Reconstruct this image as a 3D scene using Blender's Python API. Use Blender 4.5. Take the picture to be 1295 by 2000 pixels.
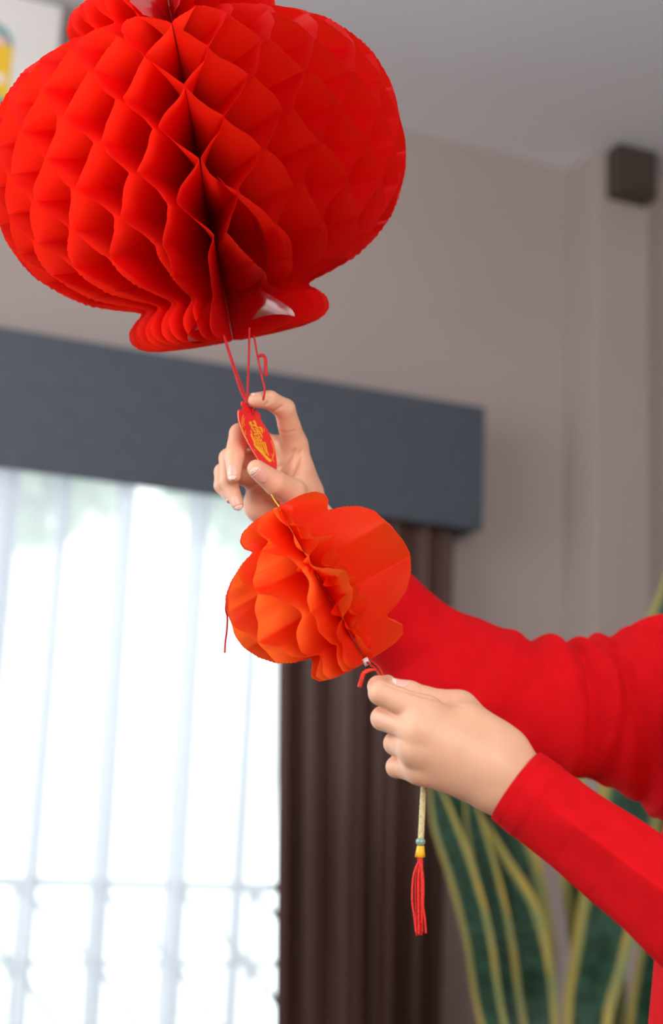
import bpy, bmesh, math, random
import numpy as np
from mathutils import Vector, Matrix

for o in list(bpy.data.objects):
    bpy.data.objects.remove(o, do_unlink=True)
SC = bpy.context.scene
COL = SC.collection
random.seed(7)
RNG = np.random.default_rng(7)

# ------------------------------------------------------------------ camera
FPX = 2800.0                                   # focal length for a 1295 x 2000 frame
PITCH, ROLL = math.radians(12.0), math.radians(2.5)
CAM = Vector((0, 0, 1.25))
CF = Vector((0, math.cos(PITCH), math.sin(PITCH)))
_r, _u = Vector((1, 0, 0)), Vector((0, -math.sin(PITCH), math.cos(PITCH)))
CR = _r * math.cos(ROLL) + _u * math.sin(ROLL)
CU = _u * math.cos(ROLL) - _r * math.sin(ROLL)


def P(px, py, d):
    """World point seen at (px, py) at distance d along the view axis."""
    return CAM + (CF + CR * ((px - 647.5) / FPX) - CU * ((py - 1000) / FPX)) * d


def PX(r_px, d):
    return r_px * d / FPX


cam_data = bpy.data.cameras.new('camera')
cam_data.sensor_fit = 'VERTICAL'
cam_data.sensor_height = 36.0
cam_data.sensor_width = 24.0
cam_data.lens = 36.0 * FPX / 2000.0
cam_data.clip_start = 0.05
cam_data.dof.use_dof = True
cam_data.dof.focus_distance = 1.16
cam_data.dof.aperture_fstop = 3.8
cam = bpy.data.objects.new('camera', cam_data)
COL.objects.link(cam)
cam.matrix_world = Matrix.Translation(CAM) @ Matrix((
    (CR.x, CU.x, -CF.x, 0), (CR.y, CU.y, -CF.y, 0), (CR.z, CU.z, -CF.z, 0), (0, 0, 0, 1)))
SC.camera = cam

# ------------------------------------------------------------------ world, lights, exposure
world = bpy.data.worlds.new('sky')
SC.world = world
world.use_nodes = True
_bg = world.node_tree.nodes['Background']
_bg.inputs['Color'].default_value = (0.90, 0.96, 1.0, 1)
_bg.inputs['Strength'].default_value = 3.6
SC.view_settings.view_transform = 'Standard'
SC.view_settings.look = 'None'
SC.view_settings.gamma = 1.0
SC.view_settings.use_curve_mapping = False
SC.view_settings.exposure = 0.0

# window-wall frame: U runs along the wall to the right, N points into the room
ANG = math.radians(22.4)
WU = Vector((math.cos(ANG), math.sin(ANG), 0))
WN = Vector((math.sin(ANG), -math.cos(ANG), 0))
W0 = Vector((0, 4.15, 0))
CEIL = 3.405
UL, UR, NB = -3.0, 4.0, 6.4                    # left wall, right wall, back wall


def W(u, n, z):
    return W0 + WU * u + WN * n + Vector((0, 0, z))


def area_light(name, loc, direction, sx, sy, power, color):
    ld = bpy.data.lights.new(name, 'AREA')
    ld.shape = 'RECTANGLE'
    ld.size, ld.size_y = sx, sy
    ld.energy = power
    ld.color = color
    o = bpy.data.objects.new(name, ld)
    COL.objects.link(o)
    o.location = loc
    o.rotation_euler = direction.to_track_quat('-Z', 'Z').to_euler()
    return o


# side window daylight, and an added fill light in the unseen back opening
area_light('side_window_daylight', W(UL - 0.02, 2.1, 2.15), WU, 2.4, 1.9, 26, (0.90, 0.95, 1.0))
area_light('back_fill_light', W(-1.4, NB + 0.02, 2.05), -WN, 2.6, 1.9, 84, (1.0, 0.95, 0.90))

# ------------------------------------------------------------------ helpers


def tag(o, label=None, cat=None, group=None, kind=None):
    if label: o['label'] = label
    if cat: o['category'] = cat
    if group: o['group'] = group
    if kind: o['kind'] = kind
    return o


def empty(name, loc=(0, 0, 0)):
    o = bpy.data.objects.new(name, None)
    o.empty_display_size = 0.05
    COL.objects.link(o)
    o.location = loc
    return o


def mesh_obj(name, verts, faces, mat, parent=None, smooth=True, uvs=None):
    me = bpy.data.meshes.new(name)
    me.from_pydata([tuple(v) for v in verts], [], faces)
    me.update()
    if smooth:
        me.polygons.foreach_set('use_smooth', [True] * len(me.polygons))
    if uvs is not None:
        lay = me.uv_layers.new(name='UVMap')
        idx = np.empty(len(me.loops), dtype=np.int32)
        me.loops.foreach_get('vertex_index', idx)
        lay.data.foreach_set('uv', np.asarray(uvs, dtype=np.float32)[idx].ravel())
    o = bpy.data.objects.new(name, me)
    COL.objects.link(o)
    for m in (mat if isinstance(mat, (list, tuple)) else [mat]):
        me.materials.append(m)
    if parent is not None:
        o.parent = parent
        o.matrix_parent_inverse = parent_inv(parent)
    return o


def parent_inv(p):
    """Inverse of the parent's world matrix: roots are only translated, parts sit at the origin."""
    m = Matrix.Translation(p.location)
    if p.parent is not None:
        m = Matrix.Translation(p.parent.location) @ p.matrix_parent_inverse @ m
    return m.inverted()


class MB:
    """Collects plain shapes into one mesh (world coordinates)."""
    def __init__(self):
        self.v, self.f = [], []

    def hexa(self, pts):
        b = len(self.v)
        self.v += [Vector(p) for p in pts]
        for q in ((0, 3, 2, 1), (4, 5, 6, 7), (0, 1, 5, 4), (1, 2, 6, 5), (2, 3, 7, 6), (3, 0, 4, 7)):
            self.f.append(tuple(b + i for i in q))
        return self

    def wbox(self, u0, u1, n0, n1, z0, z1):
        """Box given in window-wall coordinates."""
        return self.hexa([W(u0, n0, z0), W(u1, n0, z0), W(u1, n1, z0), W(u0, n1, z0),
                          W(u0, n0, z1), W(u1, n0, z1), W(u1, n1, z1), W(u0, n1, z1)])

    def tube(self, pts, r, seg=8, caps=True):
        v, f = tube_geo(pts, r, seg, caps)
        b = len(self.v)
        self.v += v
        self.f += [tuple(b + i for i in q) for q in f]
        return self

    def build(self, name, mat, parent=None, smooth=False, bevel=0.0):
        o = mesh_obj(name, self.v, self.f, mat, parent, smooth)
        bm = bmesh.new()
        bm.from_mesh(o.data)
        bmesh.ops.recalc_face_normals(bm, faces=bm.faces)
        bm.to_mesh(o.data)
        bm.free()
        if bevel:
            md = o.modifiers.new('bevel', 'BEVEL')
            md.width = bevel
            md.segments = 3
            md.limit_method = 'ANGLE'
        return o


def catmull(pts, n):
    """Resample control rows (any dimension) with n points, Catmull-Rom."""
    a = np.asarray([list(p) for p in pts], dtype=float)
    if len(a) == 2:
        t = np.linspace(0, 1, n)[:, None]
        return a[0] * (1 - t) + a[1] * t
    e = np.vstack([2 * a[0] - a[1], a, 2 * a[-1] - a[-2]])
    out = []
    for t in np.linspace(0, len(a) - 1, n):
        i = min(int(t), len(a) - 2)
        x = t - i
        p0, p1, p2, p3 = e[i], e[i + 1], e[i + 2], e[i + 3]
        out.append(0.5 * (2 * p1 + (p2 - p0) * x + (2 * p0 - 5 * p1 + 4 * p2 - p3) * x * x
                          + (3 * p1 - p0 - 3 * p2 + p3) * x ** 3))
    return np.array(out)


def frames(c, up):
    """Tangent / up / side frames along a centre line (arrays n x 3)."""
    t = np.gradient(c, axis=0)
    t /= np.linalg.norm(t, axis=1)[:, None] + 1e-12
    a = np.empty_like(c)
    ref = np.asarray(up, dtype=float)
    for i in range(len(c)):
        v = ref - t[i] * (ref @ t[i])
        v /= np.linalg.norm(v) + 1e-12
        a[i] = v
        ref = v
    return t, a, np.cross(t, a)


def tube_geo(pts, r, seg=8, caps=True):
    c = np.asarray([list(p) for p in pts], dtype=float)
    rr = np.full(len(c), r) if np.isscalar(r) else np.asarray(r, dtype=float)
    d = c[-1] - c[0]
    up = (0.3, 0.2, 0.93) if abs(d[2]) < 0.8 * (np.linalg.norm(d) + 1e-9) else (1, 0.3, 0.1)
    t, a, s = frames(c, up)
    v, f = [], []
    for i in range(len(c)):
        for k in range(seg):
            th = 2 * math.pi * k / seg
            v.append(Vector(c[i] + (a[i] * math.cos(th) + s[i] * math.sin(th)) * rr[i]))
    for i in range(len(c) - 1):
        for k in range(seg):
            k2 = (k + 1) % seg
            f.append((i * seg + k, i * seg + k2, (i + 1) * seg + k2, (i + 1) * seg + k))
    if caps:
        f.append(tuple(range(seg))[::-1])
        f.append(tuple((len(c) - 1) * seg + k for k in range(seg)))
    return v, f


def string_obj(name, pts, r, mat, parent=None, n=40, seg=8):
    c = catmull(pts, n)
    v, f = tube_geo(c, r, seg)
    return mesh_obj(name, v, f, mat, parent)


# ------------------------------------------------------------------ materials


def new_mat(name):
    m = bpy.data.materials.new(name)
    m.use_nodes = True
    nt = m.node_tree
    nt.nodes.clear()
    out = nt.nodes.new('ShaderNodeOutputMaterial')
    return m, nt, out


def pmat(name, color, rough=0.6, var=0.06, scale=8.0, bump=0.0, bscale=60.0, stretch=(1, 1, 1), **kw):
    """Principled material whose colour varies with noise; optional fine bump."""
    m, nt, out = new_mat(name)
    b = nt.nodes.new('ShaderNodeBsdfPrincipled')
    nt.links.new(b.outputs[0], out.inputs['Surface'])
    tc = nt.nodes.new('ShaderNodeTexCoord')
    mp = nt.nodes.new('ShaderNodeMapping')
    mp.inputs['Scale'].default_value = stretch
    nt.links.new(tc.outputs['Object'], mp.inputs['Vector'])
    nz = nt.nodes.new('ShaderNodeTexNoise')
    nz.inputs['Scale'].default_value = scale
    nz.inputs['Detail'].default_value = 4
    nt.links.new(mp.outputs[0], nz.inputs['Vector'])
    rp = nt.nodes.new('ShaderNodeValToRGB')
    c = np.array(color[:3])
    rp.color_ramp.elements[0].position = 0.3
    rp.color_ramp.elements[1].position = 0.7
    rp.color_ramp.elements[0].color = (*np.clip(c * (1 - var), 0, 1), 1)
    rp.color_ramp.elements[1].color = (*np.clip(c * (1 + var), 0, 1), 1)
    nt.links.new(nz.outputs['Fac'], rp.inputs['Fac'])
    nt.links.new(rp.outputs['Color'], b.inputs['Base Color'])
    b.inputs['Roughness'].default_value = rough
    for k, v in kw.items():
        b.inputs[k.replace('_', ' ')].default_value = v
    if bump:
        n2 = nt.nodes.new('ShaderNodeTexNoise')
        n2.inputs['Scale'].default_value = bscale
        n2.inputs['Detail'].default_value = 5
        nt.links.new(mp.outputs[0], n2.inputs['Vector'])
        bp = nt.nodes.new('ShaderNodeBump')
        bp.inputs['Strength'].default_value = bump
        bp.inputs['Distance'].default_value = 0.002
        nt.links.new(n2.outputs['Fac'], bp.inputs['Height'])
        nt.links.new(bp.outputs[0], b.inputs['Normal'])
    return m


def tissue_mat(name, dif, trans, mix, rough=0.5, spec=0.12):
    """Thin paper: reflects and lets light through, with faint fibres."""
    m, nt, out = new_mat(name)
    tc = nt.nodes.new('ShaderNodeTexCoord')
    nz = nt.nodes.new('ShaderNodeTexNoise')
    nz.inputs['Scale'].default_value = 180
    nz.inputs['Detail'].default_value = 6
    nt.links.new(tc.outputs['Object'], nz.inputs['Vector'])
    rp = nt.nodes.new('ShaderNodeValToRGB')
    d = np.array(dif)
    rp.color_ramp.elements[0].color = (*np.clip(d * 0.92, 0, 1), 1)
    rp.color_ramp.elements[1].color = (*np.clip(d * 1.06, 0, 1), 1)
    nt.links.new(nz.outputs['Fac'], rp.inputs['Fac'])
    df = nt.nodes.new('ShaderNodeBsdfDiffuse')
    tr = nt.nodes.new('ShaderNodeBsdfTranslucent')
    nt.links.new(rp.outputs['Color'], df.inputs['Color'])
    tr.inputs['Color'].default_value = (*trans, 1)
    mx = nt.nodes.new('ShaderNodeMixShader')
    mx.inputs[0].default_value = mix
    nt.links.new(df.outputs[0], mx.inputs[1])
    nt.links.new(tr.outputs[0], mx.inputs[2])
    gl = nt.nodes.new('ShaderNodeBsdfGlossy')
    gl.inputs['Roughness'].default_value = rough
    gl.inputs['Color'].default_value = (1, 0.85, 0.8, 1)
    m2 = nt.nodes.new('ShaderNodeMixShader')
    m2.inputs[0].default_value = spec
    nt.links.new(mx.outputs[0], m2.inputs[1])
    nt.links.new(gl.outputs[0], m2.inputs[2])
    nt.links.new(m2.outputs[0], out.inputs['Surface'])
    return m


M = {}
M['wall'] = pmat('greige_wall_paint', (0.40, 0.325, 0.30), 0.75, 0.03, 2.0, 0.05, 90)
M['ceiling'] = pmat('matt_ceiling_paint', (0.78, 0.76, 0.78), 0.85, 0.02, 2.0, 0.03, 90)
M['floor'] = pmat('brown_floor_boards', (0.17, 0.11, 0.075), 0.45, 0.2, 3.0, 0.1, 40, (1, 8, 1))
M['trim'] = pmat('white_trim_paint', (0.7, 0.7, 0.68), 0.5, 0.03)
M['valance'] = pmat('slate_valance_fabric', (0.062, 0.072, 0.095), 0.5, 0.10, 30, 0.25, 260, Sheen_Weight=0.1)
M['dark_curtain'] = pmat('dark_brown_satin_curtain', (0.080, 0.036, 0.028), 0.40, 0.2, 6, 0.1, 200, (1, 1, 0.1), Specular_IOR_Level=0.3)
M['ac_white'] = pmat('white_appliance_plastic', (0.74, 0.70, 0.67), 0.35, 0.02)
M['grey_metal'] = pmat('grey_painted_metal', (0.22, 0.24, 0.26), 0.45, 0.08)
M['alu'] = pmat('white_aluminium_frame', (0.55, 0.57, 0.60), 0.4, 0.05)
M['shadow_box'] = pmat('dark_brown_shadow_tone', (0.060, 0.042, 0.033), 0.5, 0.1)  # tone of the soft shadow patch high on the pillar
M['yellow'] = pmat('yellow_print', (0.80, 0.50, 0.02), 0.45, 0.08)
M['pink'] = pmat('pink_print', (0.75, 0.35, 0.35), 0.45, 0.08)
M['teal'] = pmat('teal_print', (0.10, 0.34, 0.32), 0.45, 0.08)
M['pale'] = pmat('pale_print', (0.80, 0.68, 0.60), 0.45, 0.05)
M['bark'] = pmat('tree_bark', (0.12, 0.08, 0.05), 0.9, 0.3, 6, 0.6, 30)
M['leaf_out'] = tissue_mat('tree_leaf', (0.16, 0.30, 0.10), (0.30, 0.55, 0.14), 0.45)
M['concrete'] = pmat('pale_balcony_concrete', (0.6, 0.6, 0.58), 0.9, 0.08, 5, 0.2, 40)
M['soil'] = pmat('dark_potting_soil', (0.04, 0.028, 0.02), 0.95, 0.3, 40, 0.8, 80)
M['pot'] = pmat('white_ceramic_pot', (0.7, 0.69, 0.67), 0.25, 0.03)

M['tissue_big'] = tissue_mat('red_honeycomb_tissue', (0.74, 0.003, 0.006), (1.0, 0.030, 0.010), 0.60, 0.45, 0.02)
M['tissue_small'] = tissue_mat('orange_red_honeycomb_tissue', (0.92, 0.050, 0.012), (1.0, 0.19, 0.028), 0.62, 0.5, 0.008)
M['film'] = tissue_mat('glossy_red_paper', (0.55, 0.006, 0.012), (0.8, 0.02, 0.02), 0.25, 0.14, 0.30)
M['string_red'] = pmat('red_silk_string', (0.62, 0.010, 0.014), 0.5, 0.15, 300, 0.5, 900)
M['string_orange'] = pmat('orange_red_string', (0.80, 0.035, 0.012), 0.5, 0.15, 300, 0.5, 900)
M['tag_red'] = pmat('red_tag_card', (0.78, 0.022, 0.022), 0.42, 0.05, 60)
M['gold'] = pmat('gold_print', (0.86, 0.47, 0.02), 0.35, 0.08, 80)
M['tag_edge'] = pmat('pale_gilt_edge', (0.85, 0.45, 0.25), 0.4, 0.05)
M['cord'] = pmat('cream_braided_cord', (0.74, 0.64, 0.33), 0.7, 0.18, 500, 0.8, 900)
M['jade'] = pmat('grey_green_jade', (0.17, 0.30, 0.25), 0.18, 0.2, 90, Coat_Weight=0.5)
M['cap'] = pmat('yellow_thread_cap', (0.88, 0.46, 0.015), 0.4, 0.15, 400)
M['strand'] = pmat('red_tassel_thread', (0.85, 0.022, 0.014), 0.5, 0.15, 400, 0.6, 900)
M['skin'] = pmat('warm_skin', (0.72, 0.395, 0.255), 0.48, 0.06, 35, 0.10, 700, Subsurface_Weight=0.22, Subsurface_Scale=0.01,
                 Specular_IOR_Level=0.4)
M['nail'] = pmat('pink_fingernail', (0.76, 0.42, 0.33), 0.35, 0.03, 60, Coat_Weight=0.15)
M['nail_tip'] = pmat('white_nail_tip', (0.82, 0.61, 0.51), 0.35, 0.03, 60)
M['knit'] = pmat('red_brushed_knit', (0.60, 0.004, 0.008), 0.9, 0.07, 60, 0.35, 900, Specular_IOR_Level=0.1, Sheen_Weight=0.04, Sheen_Roughness=0.4)
M['knit'].node_tree.nodes['Principled BSDF'].inputs['Sheen Tint'].default_value = (1, 0.12, 0.06, 1)
M['trouser'] = pmat('dark_trousers', (0.03, 0.03, 0.04), 0.8, 0.1, 30, 0.3, 500)
M['shoe'] = pmat('dark_shoes', (0.02, 0.02, 0.02), 0.4, 0.1)
M['hair'] = pmat('dark_hair', (0.018, 0.012, 0.01), 0.4, 0.3, 40, 0.6, 200, (1, 1, 0.1))
M['eye'] = pmat('eye', (0.05, 0.03, 0.02), 0.15, 0.1)

# ------------------------------------------------------------------ room
def struct(mb, name, mat, parent=None, **k):
    o = mb.build(name, mat, parent, **k)
    if parent is None:
        o['kind'] = 'structure'
    return o


struct(MB().wbox(UL - 0.2, UR + 0.2, -0.2, NB + 0.2, -0.12, 0.0), 'floor', M['floor'])
struct(MB().wbox(UL - 0.2, UR + 0.2, -0.2, NB + 0.2, CEIL, CEIL + 0.15), 'ceiling', M['ceiling'])
WIN_L, WIN_R, WIN_T = -2.8, 0.10, 2.30
struct(MB().wbox(UL, WIN_L, -0.2, 0, 0, CEIL).wbox(WIN_L, WIN_R, -0.2, 0, WIN_T, CEIL)
       .wbox(WIN_R, UR, -0.2, 0, 0, CEIL), 'wall_window', M['wall'])
struct(MB().wbox(UL - 0.2, UL, -0.2, 0.85, 0, CEIL).wbox(UL - 0.2, UL, 3.35, NB, 0, CEIL)
       .wbox(UL - 0.2, UL, 0.85, 3.35, 0, 1.15).wbox(UL - 0.2, UL, 0.85, 3.35, 3.15, CEIL), 'wall_left', M['wall'])
struct(MB().wbox(UL - 0.2, -2.75, NB, NB + 0.2, 0, CEIL).wbox(-0.05, UR + 0.2, NB, NB + 0.2, 0, CEIL)
       .wbox(-2.75, -0.05, NB, NB + 0.2, 3.05, CEIL).wbox(-2.75, -0.05, NB, NB + 0.2, 0, 1.05), 'wall_back', M['wall'])
struct(MB().wbox(UR, UR + 0.2, 0, NB, 0, CEIL), 'wall_right', M['wall'])
# the pillar that steps out of the window wall, and the shallower panel beside it
struct(MB().wbox(0.80, 1.00, 0.0, 0.18, 0, CEIL), 'wall_pillar', M['wall'], bevel=0.004)
struct(MB().wbox(1.00, 1.9, 0.0, 0.12, 0, CEIL), 'wall_panel', M['wall'], bevel=0.004)
struct(MB().wbox(UL, WIN_L, 0, 0.015, 0, 0.1).wbox(WIN_R, 0.80, 0, 0.015, 0, 0.1), 'baseboard_window', M['trim'])

# window: frame, mullions and panes
win = MB()
for u in (WIN_L, -1.9, -0.95, WIN_R - 0.05):
    win.wbox(u, u + 0.05, -0.14, -0.08, 0, WIN_T)
win.wbox(WIN_L, WIN_R, -0.14, -0.08, WIN_T - 0.05, WIN_T).wbox(WIN_L, WIN_R, -0.14, -0.08, 0, 0.06)
window = struct(win, 'window_1', M['alu'])
gm, gnt, gout = new_mat('clear_window_glass')
_t = gnt.nodes.new('ShaderNodeBsdfTransparent'); _t.inputs[0].default_value = (0.96, 0.98, 0.97, 1)
_g = gnt.nodes.new('ShaderNodeBsdfGlossy'); _g.inputs['Roughness'].default_value = 0.02
_m = gnt.nodes.new('ShaderNodeMixShader'); _m.inputs[0].default_value = 0.06
gnt.links.new(_t.outputs[0], _m.inputs[1]); gnt.links.new(_g.outputs[0], _m.inputs[2])
gnt.links.new(_m.outputs[0], gout.inputs['Surface'])
for u0, u1 in ((WIN_L + 0.05, -1.9), (-1.85, -0.95), (-0.90, WIN_R - 0.05)):
    MB().wbox(u0, u1, -0.113, -0.107, 0.06, WIN_T - 0.05).build('pane', gm, window)

# ------------------------------------------------------------------ valance box above the window
val = empty('curtain_valance', W(-1.6, 0.1, 2.09))
tag(val, 'slate grey fabric valance box running along the wall above the window', 'valance')
V_L, V_R = -2.95, 0.40
MB().wbox(V_L, V_R, 0.185, 0.20, 2.09, 2.465).build('front_board', M['valance'], val, bevel=0.004)
MB().wbox(V_R - 0.015, V_R, 0.0, 0.185, 2.09, 2.465).build('end_board', M['valance'], val, bevel=0.003)
MB().wbox(V_L, V_L + 0.015, 0.0, 0.185, 2.09, 2.465).build('end_board', M['valance'], val, bevel=0.003)
MB().wbox(V_L + 0.015, V_R - 0.015, 0.0, 0.185, 2.45, 2.465).build('top_board', M['valance'], val)


# ------------------------------------------------------------------ curtains
def sheet_from_path(path, z0, z1, nz, warp=None):
    v, f, uv = [], [], []
    n = len(path)
    for j in range(nz):
        t = j / (nz - 1)
        z = z0 + (z1 - z0) * t
        for i, (u, nn) in enumerate(path):
            du, dn = warp(i, n, t) if warp else (0, 0)
            v.append(W(u + du, nn + dn, z)); uv.append((i / (n - 1), t))
    for j in range(nz - 1):
        for i in range(n - 1):
            f.append((j * n + i, j * n + i + 1, (j + 1) * n + i + 1, (j + 1) * n + i))
    return v, f, uv


def sheer_mat():
    m, nt, out = new_mat('white_sheer_voile')
    tp = nt.nodes.new('ShaderNodeBsdfTransparent')
    tr = nt.nodes.new('ShaderNodeBsdfTranslucent'); tr.inputs[0].default_value = (0.80, 0.82, 0.87, 1)
    df = nt.nodes.new('ShaderNodeBsdfDiffuse'); df.inputs[0].default_value = (0.80, 0.80, 0.84, 1)
    a = nt.nodes.new('ShaderNodeMixShader'); a.inputs[0].default_value = 0.45
    nt.links.new(tr.outputs[0], a.inputs[1]); nt.links.new(df.outputs[0], a.inputs[2])
    tc = nt.nodes.new('ShaderNodeTexCoord')
    nz = nt.nodes.new('ShaderNodeTexNoise'); nz.inputs['Scale'].default_value = 400
    nt.links.new(tc.outputs['Object'], nz.inputs['Vector'])
    mr = nt.nodes.new('ShaderNodeMapRange')
    mr.inputs['To Min'].default_value = 0.58; mr.inputs['To Max'].default_value = 0.70
    nt.links.new(nz.outputs['Fac'], mr.inputs['Value'])
    b = nt.nodes.new('ShaderNodeMixShader')
    nt.links.new(mr.outputs[0], b.inputs[0])
    nt.links.new(tp.outputs[0], b.inputs[1]); nt.links.new(a.outputs[0], b.inputs[2])
    nt.links.new(b.outputs[0], out.inputs['Surface'])
    return m


M['sheer'] = sheer_mat()
# plan path of the sheer: flat stretches with a folded-back pleat every 17 cm or so
path = []
u = -2.78
k = 0
while u < -0.17:
    flat = 0.135 + 0.03 * math.sin(k * 1.7)
    over = 0.050 + 0.012 * math.sin(k * 2.3)
    for t in np.linspace(0, 1, 10, endpoint=False):
        path.append((u + flat * t, 0.060 + 0.008 * math.sin(math.pi * t)))
    u2 = u + flat
    for t in np.linspace(0, 1, 8, endpoint=False):         # forward bulge, back behind itself, on again
        path.append((u2 + over * math.sin(math.pi * t * 0.5), 0.060 + 0.016 * t))
    for t in np.linspace(0, 1, 8, endpoint=False):
        path.append((u2 + over * (1 - t), 0.076 + 0.016 * math.sin(math.pi * t)))
    for t in np.linspace(0, 1, 8, endpoint=False):
        path.append((u2 + over * t * 0.9, 0.076 - 0.016 * t))
    u = u2 + over * 0.9
    k += 1
path = [p for p in path if p[0] < -0.15]


def sheer_warp(i, n, t):
    return (0.012 * math.sin(i * 0.05 + 2.0 * t) * (1 - t), 0.012 * math.sin(i * 0.11 + 3 * t) * (1 - t))


v, f, uv = sheet_from_path(path, 0.03, 2.42, 26, sheer_warp)
o = mesh_obj('sheer_curtain', v, f, M['sheer'], None, True, uv)
tag(o, 'white translucent sheer curtain with soft pleats glowing in front of the window', 'curtain')

# dark curtain drawn to the right side of the window
path = []
D_L, D_R = -0.245, 0.335
nf = 5
for i in range(nf * 30 + 1):
    t = i / (nf * 30)
    ph = t * nf * 2 * math.pi + 0.5 * math.sin(t * 9)
    amp = 0.025 + 0.007 * math.sin(t * 13 + 1)
    path.append((D_L + (D_R - D_L) * t + 0.018 * math.sin(2 * ph), 0.138 + amp * math.sin(ph) + 0.009 * math.sin(3.1 * ph + 1)))


def dark_warp(i, n, t):
    return (0.006 * math.sin(i * 0.03 + 1.5 * t) + 0.12 * (1 - t) * (1 - i / n), 0.004 * math.sin(i * 0.07 + 2.5 * t))


v, f, uv = sheet_from_path(path, 0.02, 2.42, 30, dark_warp)
dk = mesh_obj('blackout_curtain', v, f, M['dark_curtain'], None, True, uv)
md = dk.modifiers.new('cloth_thickness', 'SOLIDIFY'); md.thickness = 0.002
tag(dk, 'dark brown satin curtain gathered in vertical folds beside the sheer curtain', 'curtain')

# ------------------------------------------------------------------ ceiling-hung air conditioner, top left
def ray_z(px, py, z):
    d = CF + CR * ((px - 647.5) / FPX) - CU * ((py - 1000) / FPX)
    return CAM + d * ((z - CAM.z) / d.z)


_q = ray_z(126, 12, CEIL - 0.03) - W0
acu, acn = _q.dot(WU), _q.dot(WN)
ac = empty('air_conditioner', W(acu - 0.5, acn - 0.1, CEIL - 0.34))
tag(ac, 'white air conditioner under the ceiling with a yellow rating sticker', 'air conditioner')
MB().wbox(acu - 1.0, acu, acn - 0.24, acn, CEIL - 0.33, CEIL - 0.03).build('housing', M['ac_white'], ac, bevel=0.012)
MB().wbox(acu - 0.98, acu - 0.02, acn - 0.20, acn - 0.06, CEIL - 0.03, CEIL).build('mounting_rail', M['ac_white'], ac)
for i in range(3):
    MB().wbox(acu - 0.96, acu - 0.04, acn - 0.22 + i * 0.07, acn - 0.17 + i * 0.07, CEIL - 0.338, CEIL - 0.330).build('louvre', M['trim'], ac)


def on_ac(px, py):
    d = CF + CR * ((px - 647.5) / FPX) - CU * ((py - 1000) / FPX)
    t = ((W(0, acn, 0) - CAM).dot(WN)) / d.dot(WN)
    q = CAM + d * t - W0
    return q.dot(WU), q.z


u1, z1 = on_ac(26, 92)
_, z0 = on_ac(26, 205)
lab = MB().wbox(u1 - 0.13, u1, acn, acn + 0.0015, z0, z1).build('rating_sticker', M['yellow'], ac)
lab['label'] = 'yellow energy rating sticker with a pink arc'
# arc over the sticker, pale window and green foot
av, af = [], []
for i in range(25):
    a_ = math.pi * i / 24
    for rr_ in (0.034, 0.050, 0.064):
        q = W(u1 - 0.065 + rr_ * math.cos(a_), acn + 0.0012, z1 + rr_ * math.sin(a_) * 0.95)
        av.append(q)
for i in range(24):
    for j in range(2):
        af.append((i * 3 + j, i * 3 + j + 1, (i + 1) * 3 + j + 1, (i + 1) * 3 + j))
arc = mesh_obj('rating_arc', av, af, [M['pink'], M['teal']], lab, False)
for i, p in enumerate(arc.data.polygons):
    p.material_index = 1 if (i // 2) % 8 > 4 or i % 2 else 0
MB().wbox(u1 - 0.12, u1 - 0.014, acn + 0.0015, acn + 0.0025, z0 + 0.052, z0 + 0.078).build('number_panel', M['pale'], lab)
MB().wbox(u1 - 0.13, u1, acn + 0.0015, acn + 0.0025, z0 - 0.002, z0 + 0.012).build('base_band', M['teal'], lab)

# dark box standing in for a soft brown shadow patch under the ceiling
wb = empty('shadow_patch_box', W(0.91, 0.18, CEIL - 0.18))
tag(wb, 'small dark brown box standing in for a soft shadow on the pillar just under the ceiling', 'shadow stand-in')
MB().wbox(0.835, 0.985, 0.18, 0.25, CEIL - 0.17, CEIL - 0.004).build('case', M['shadow_box'], wb, bevel=0.006)
MB().wbox(0.85, 0.97, 0.25, 0.255, CEIL - 0.155, CEIL - 0.02).build('front_plate', M['shadow_box'], wb)

# ------------------------------------------------------------------ outside the window
MB_ = MB().wbox(UL - 3, UR + 3, -1.6, -0.2, -0.3, -0.05)
bal = MB_.build('balcony_slab', M['concrete']); bal['kind'] = 'structure'
rail = empty('balcony_railing', W(-1.5, -1.0, 0))
tag(rail, 'grey metal balcony railing with diagonal braces seen through the sheer curtain', 'railing')
RN = -1.0
MB().wbox(-4.5, 1.5, RN - 0.02, RN + 0.02, 0.985, 1.015).build('top_rail', M['grey_metal'], rail)
for z in (0.745, 0.10):
    MB().wbox(-4.5, 1.5, RN - 0.012, RN + 0.012, z - 0.010, z + 0.010).build('rail', M['grey_metal'], rail)
us = [-0.09 + 0.27 * k for k in range(-14, 5)]
for u in us:
    MB().wbox(u - 0.007, u + 0.007, RN - 0.010, RN + 0.010, -0.05, 0.985).build('post', M['grey_metal'], rail)
    MB().wbox(u - 0.026, u + 0.026, RN + 0.012, RN + 0.03, 0.955, 1.0).build('joint', M['grey_metal'], rail)
    MB().wbox(u - 0.026, u + 0.026, RN + 0.012, RN + 0.03, 0.70, 0.75).build('joint', M['grey_metal'], rail)
for i, u in enumerate(us[:-1]):
    for za, zb in ((0.985, 0.745), (0.745, 0.42)):
        MB().tube([W(u, RN, za), W(u + 0.27, RN, zb)], 0.012, 6).build('diagonal_brace', M['grey_metal'], rail)

# garden trees whose crowns show pale green through the top of the sheer


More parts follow.
